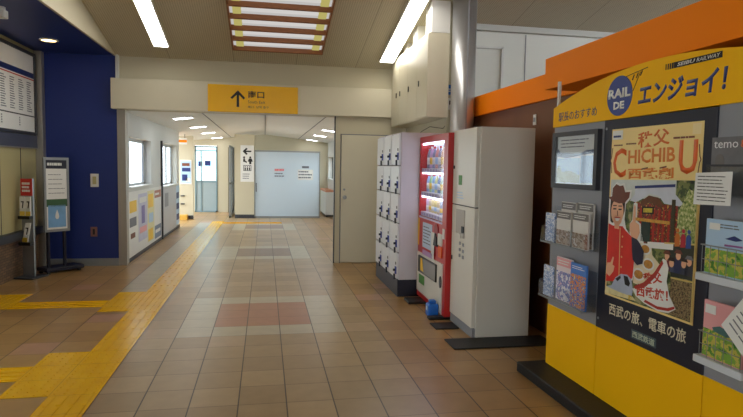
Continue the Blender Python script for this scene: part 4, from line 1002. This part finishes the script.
wire_rack('lower wire pamphlet rack holding the pink booklet', 1.56, 1.79, .655, .77)
m_fields = print_mat('ink_fields', [(60, 120, 50), (130, 176, 70), (206, 196, 90), (90, 150, 60)], 26)
p = pamphlet('pale blue booklet with a green landscape in the upper wire rack', 1.55, 1.77, 1.042, 1.292, .075, m_sky_print, None, .05, .014, foot=(m_fields, .115), title=m_inkgrey)
MB().poly([(1.66, 1.21), (1.71, 1.228), (1.755, 1.213), (1.72, 1.205)], .0905, .092, D, m_inkblue).poly([(1.66, 1.178), (1.755, 1.18), (1.755, 1.188), (1.66, 1.186)], .0905, .092, D, M('ink_violet', (150, 80, 150), .5)).box(1.57, 1.63, 1.245, 1.275, .0905, .092, D, m_paper).done('cover_emblem', m_inkblue, p)
p = pamphlet('pink booklet with a green landscape in the lower wire rack', 1.565, 1.78, .657, .918, .075, m_pink, None, .05, .014, foot=(m_fields, .13), title=m_pink)
MB().box(1.575, 1.635, .86, .90, .0905, .092, D, m_paper).poly([(1.62, .80), (1.66, .815), (1.72, .805), (1.75, .79), (1.70, .775), (1.63, .785)], .0905, .092, D, M('ink_teal', (70, 110, 110), .5, var=.4, scale=40)).done('cover_emblem', m_paper, p)
# dark clear folder with the magazine heading, notice sheet and tilted sheet
p = thing('magazine', 'grey magazine with pale heading in a pocket above the white notice', 'magazine', D.p(1.68, 1.47, .03))
bx('cover', M('magazine_grey', (112, 112, 116), .4, var=.3, scale=12), p, 1.495, 1.82, 1.40, 1.665, .02, .035, D)
text('cover_title', 'temo', M('title_pale', (226, 226, 228), .5), p, D, 1.508, 1.615, .032, .035, width=.135)
text('cover_title', '8', m_inkorange, p, D, 1.658, 1.615, .036, .035, bold=.02)
MB().disc(1.545, 1.555, .026, .035, .036, D, seg=16, ry=.034).done('cover_figure', m_headgrey, p)
p2 = thing('pamphlet_pocket', 'clear pocket holding the grey magazine', 'pamphlet holder', D.p(1.68, 1.395, .02), 'clear pamphlet pockets of the display stand')
bx('floor_plate', m_acryl, p2, 1.49, 1.83, 1.392, 1.399, -.003, .055, D); bx('front_lip', m_acryl, p2, 1.49, 1.83, 1.399, 1.53, .051, .055, D); bx('front_edge', m_dark, p2, 1.49, 1.83, 1.53, 1.54, .05, .057, D)
def sheet(name, label, pts, w, linespec):
    q = thing(name, label, 'notice', D.p(*pts[0], w)); MB().poly(pts, w, w + .0015, D).done('sheet', m_paper, q)
    (a, b, c, d_, n), rot = linespec
    ca, sa = math.cos(rot), math.sin(rot); F2 = Fr(D.p(pts[0][0], pts[0][1], w + .0015), D.U * ca + D.V * sa, D.V * ca - D.U * sa, D.N)
    lines(F2, a, b, c, d_, n, 0, .24, .25).done('text_line', m_inkgrey if rot else m_ink, q)
    return q
sheet('notice', 'white printed notice fixed across the clear magazine pocket', [(1.475, 1.352), (1.688, 1.358), (1.69, 1.508), (1.48, 1.50)], .10, ((.02, .195, .015, .14, 8), .0))
tp = sheet('notice', 'tilted white printed sheet clipped over the lower wire rack', [(1.71, .838), (1.97, .62), (2.10, .80), (1.85, 1.03)], .13, ((.02, .31, .03, .27, 9), math.atan2(-.218, .26)))
bx('clip', m_black, tp, 1.80, 1.83, .80, .83, .095, .13, D)

# ------------------------------------------------------------------ light from outside
w = bpy.data.worlds.new('overcast_sky'); SC.world = w; w.use_nodes = True
nt = w.node_tree; bg = nt.nodes['Background']; bg.inputs['Color'].default_value = (.88, .95, 1.0, 1); bg.inputs['Strength'].default_value = 5.5

# ------------------------------------------------------------------ camera
cd = bpy.data.cameras.new('camera'); cam = bpy.data.objects.new('camera', cd); COL.objects.link(cam)
R = ((0.983051, -0.182545, 0.016955), (0.003514, -0.073704, -0.997274), (0.183297, 0.980431, -0.071813))
cam.matrix_world = Matrix.Translation((0, 0, 1.5)) @ Matrix((
    (R[0][0], -R[1][0], -R[2][0], 0), (R[0][1], -R[1][1], -R[2][1], 0), (R[0][2], -R[1][2], -R[2][2], 0), (0, 0, 0, 1)))
cd.sensor_fit = 'HORIZONTAL'; cd.sensor_width = 36; cd.lens = 36 * 572 / 743; cd.clip_start = .05
SC.camera = cam
SC.view_settings.view_transform = 'Standard'; SC.view_settings.look = 'None'; SC.view_settings.gamma = 1; SC.view_settings.exposure = -.05
SC.cycles.use_denoising = True
SC.cycles.max_bounces = 8
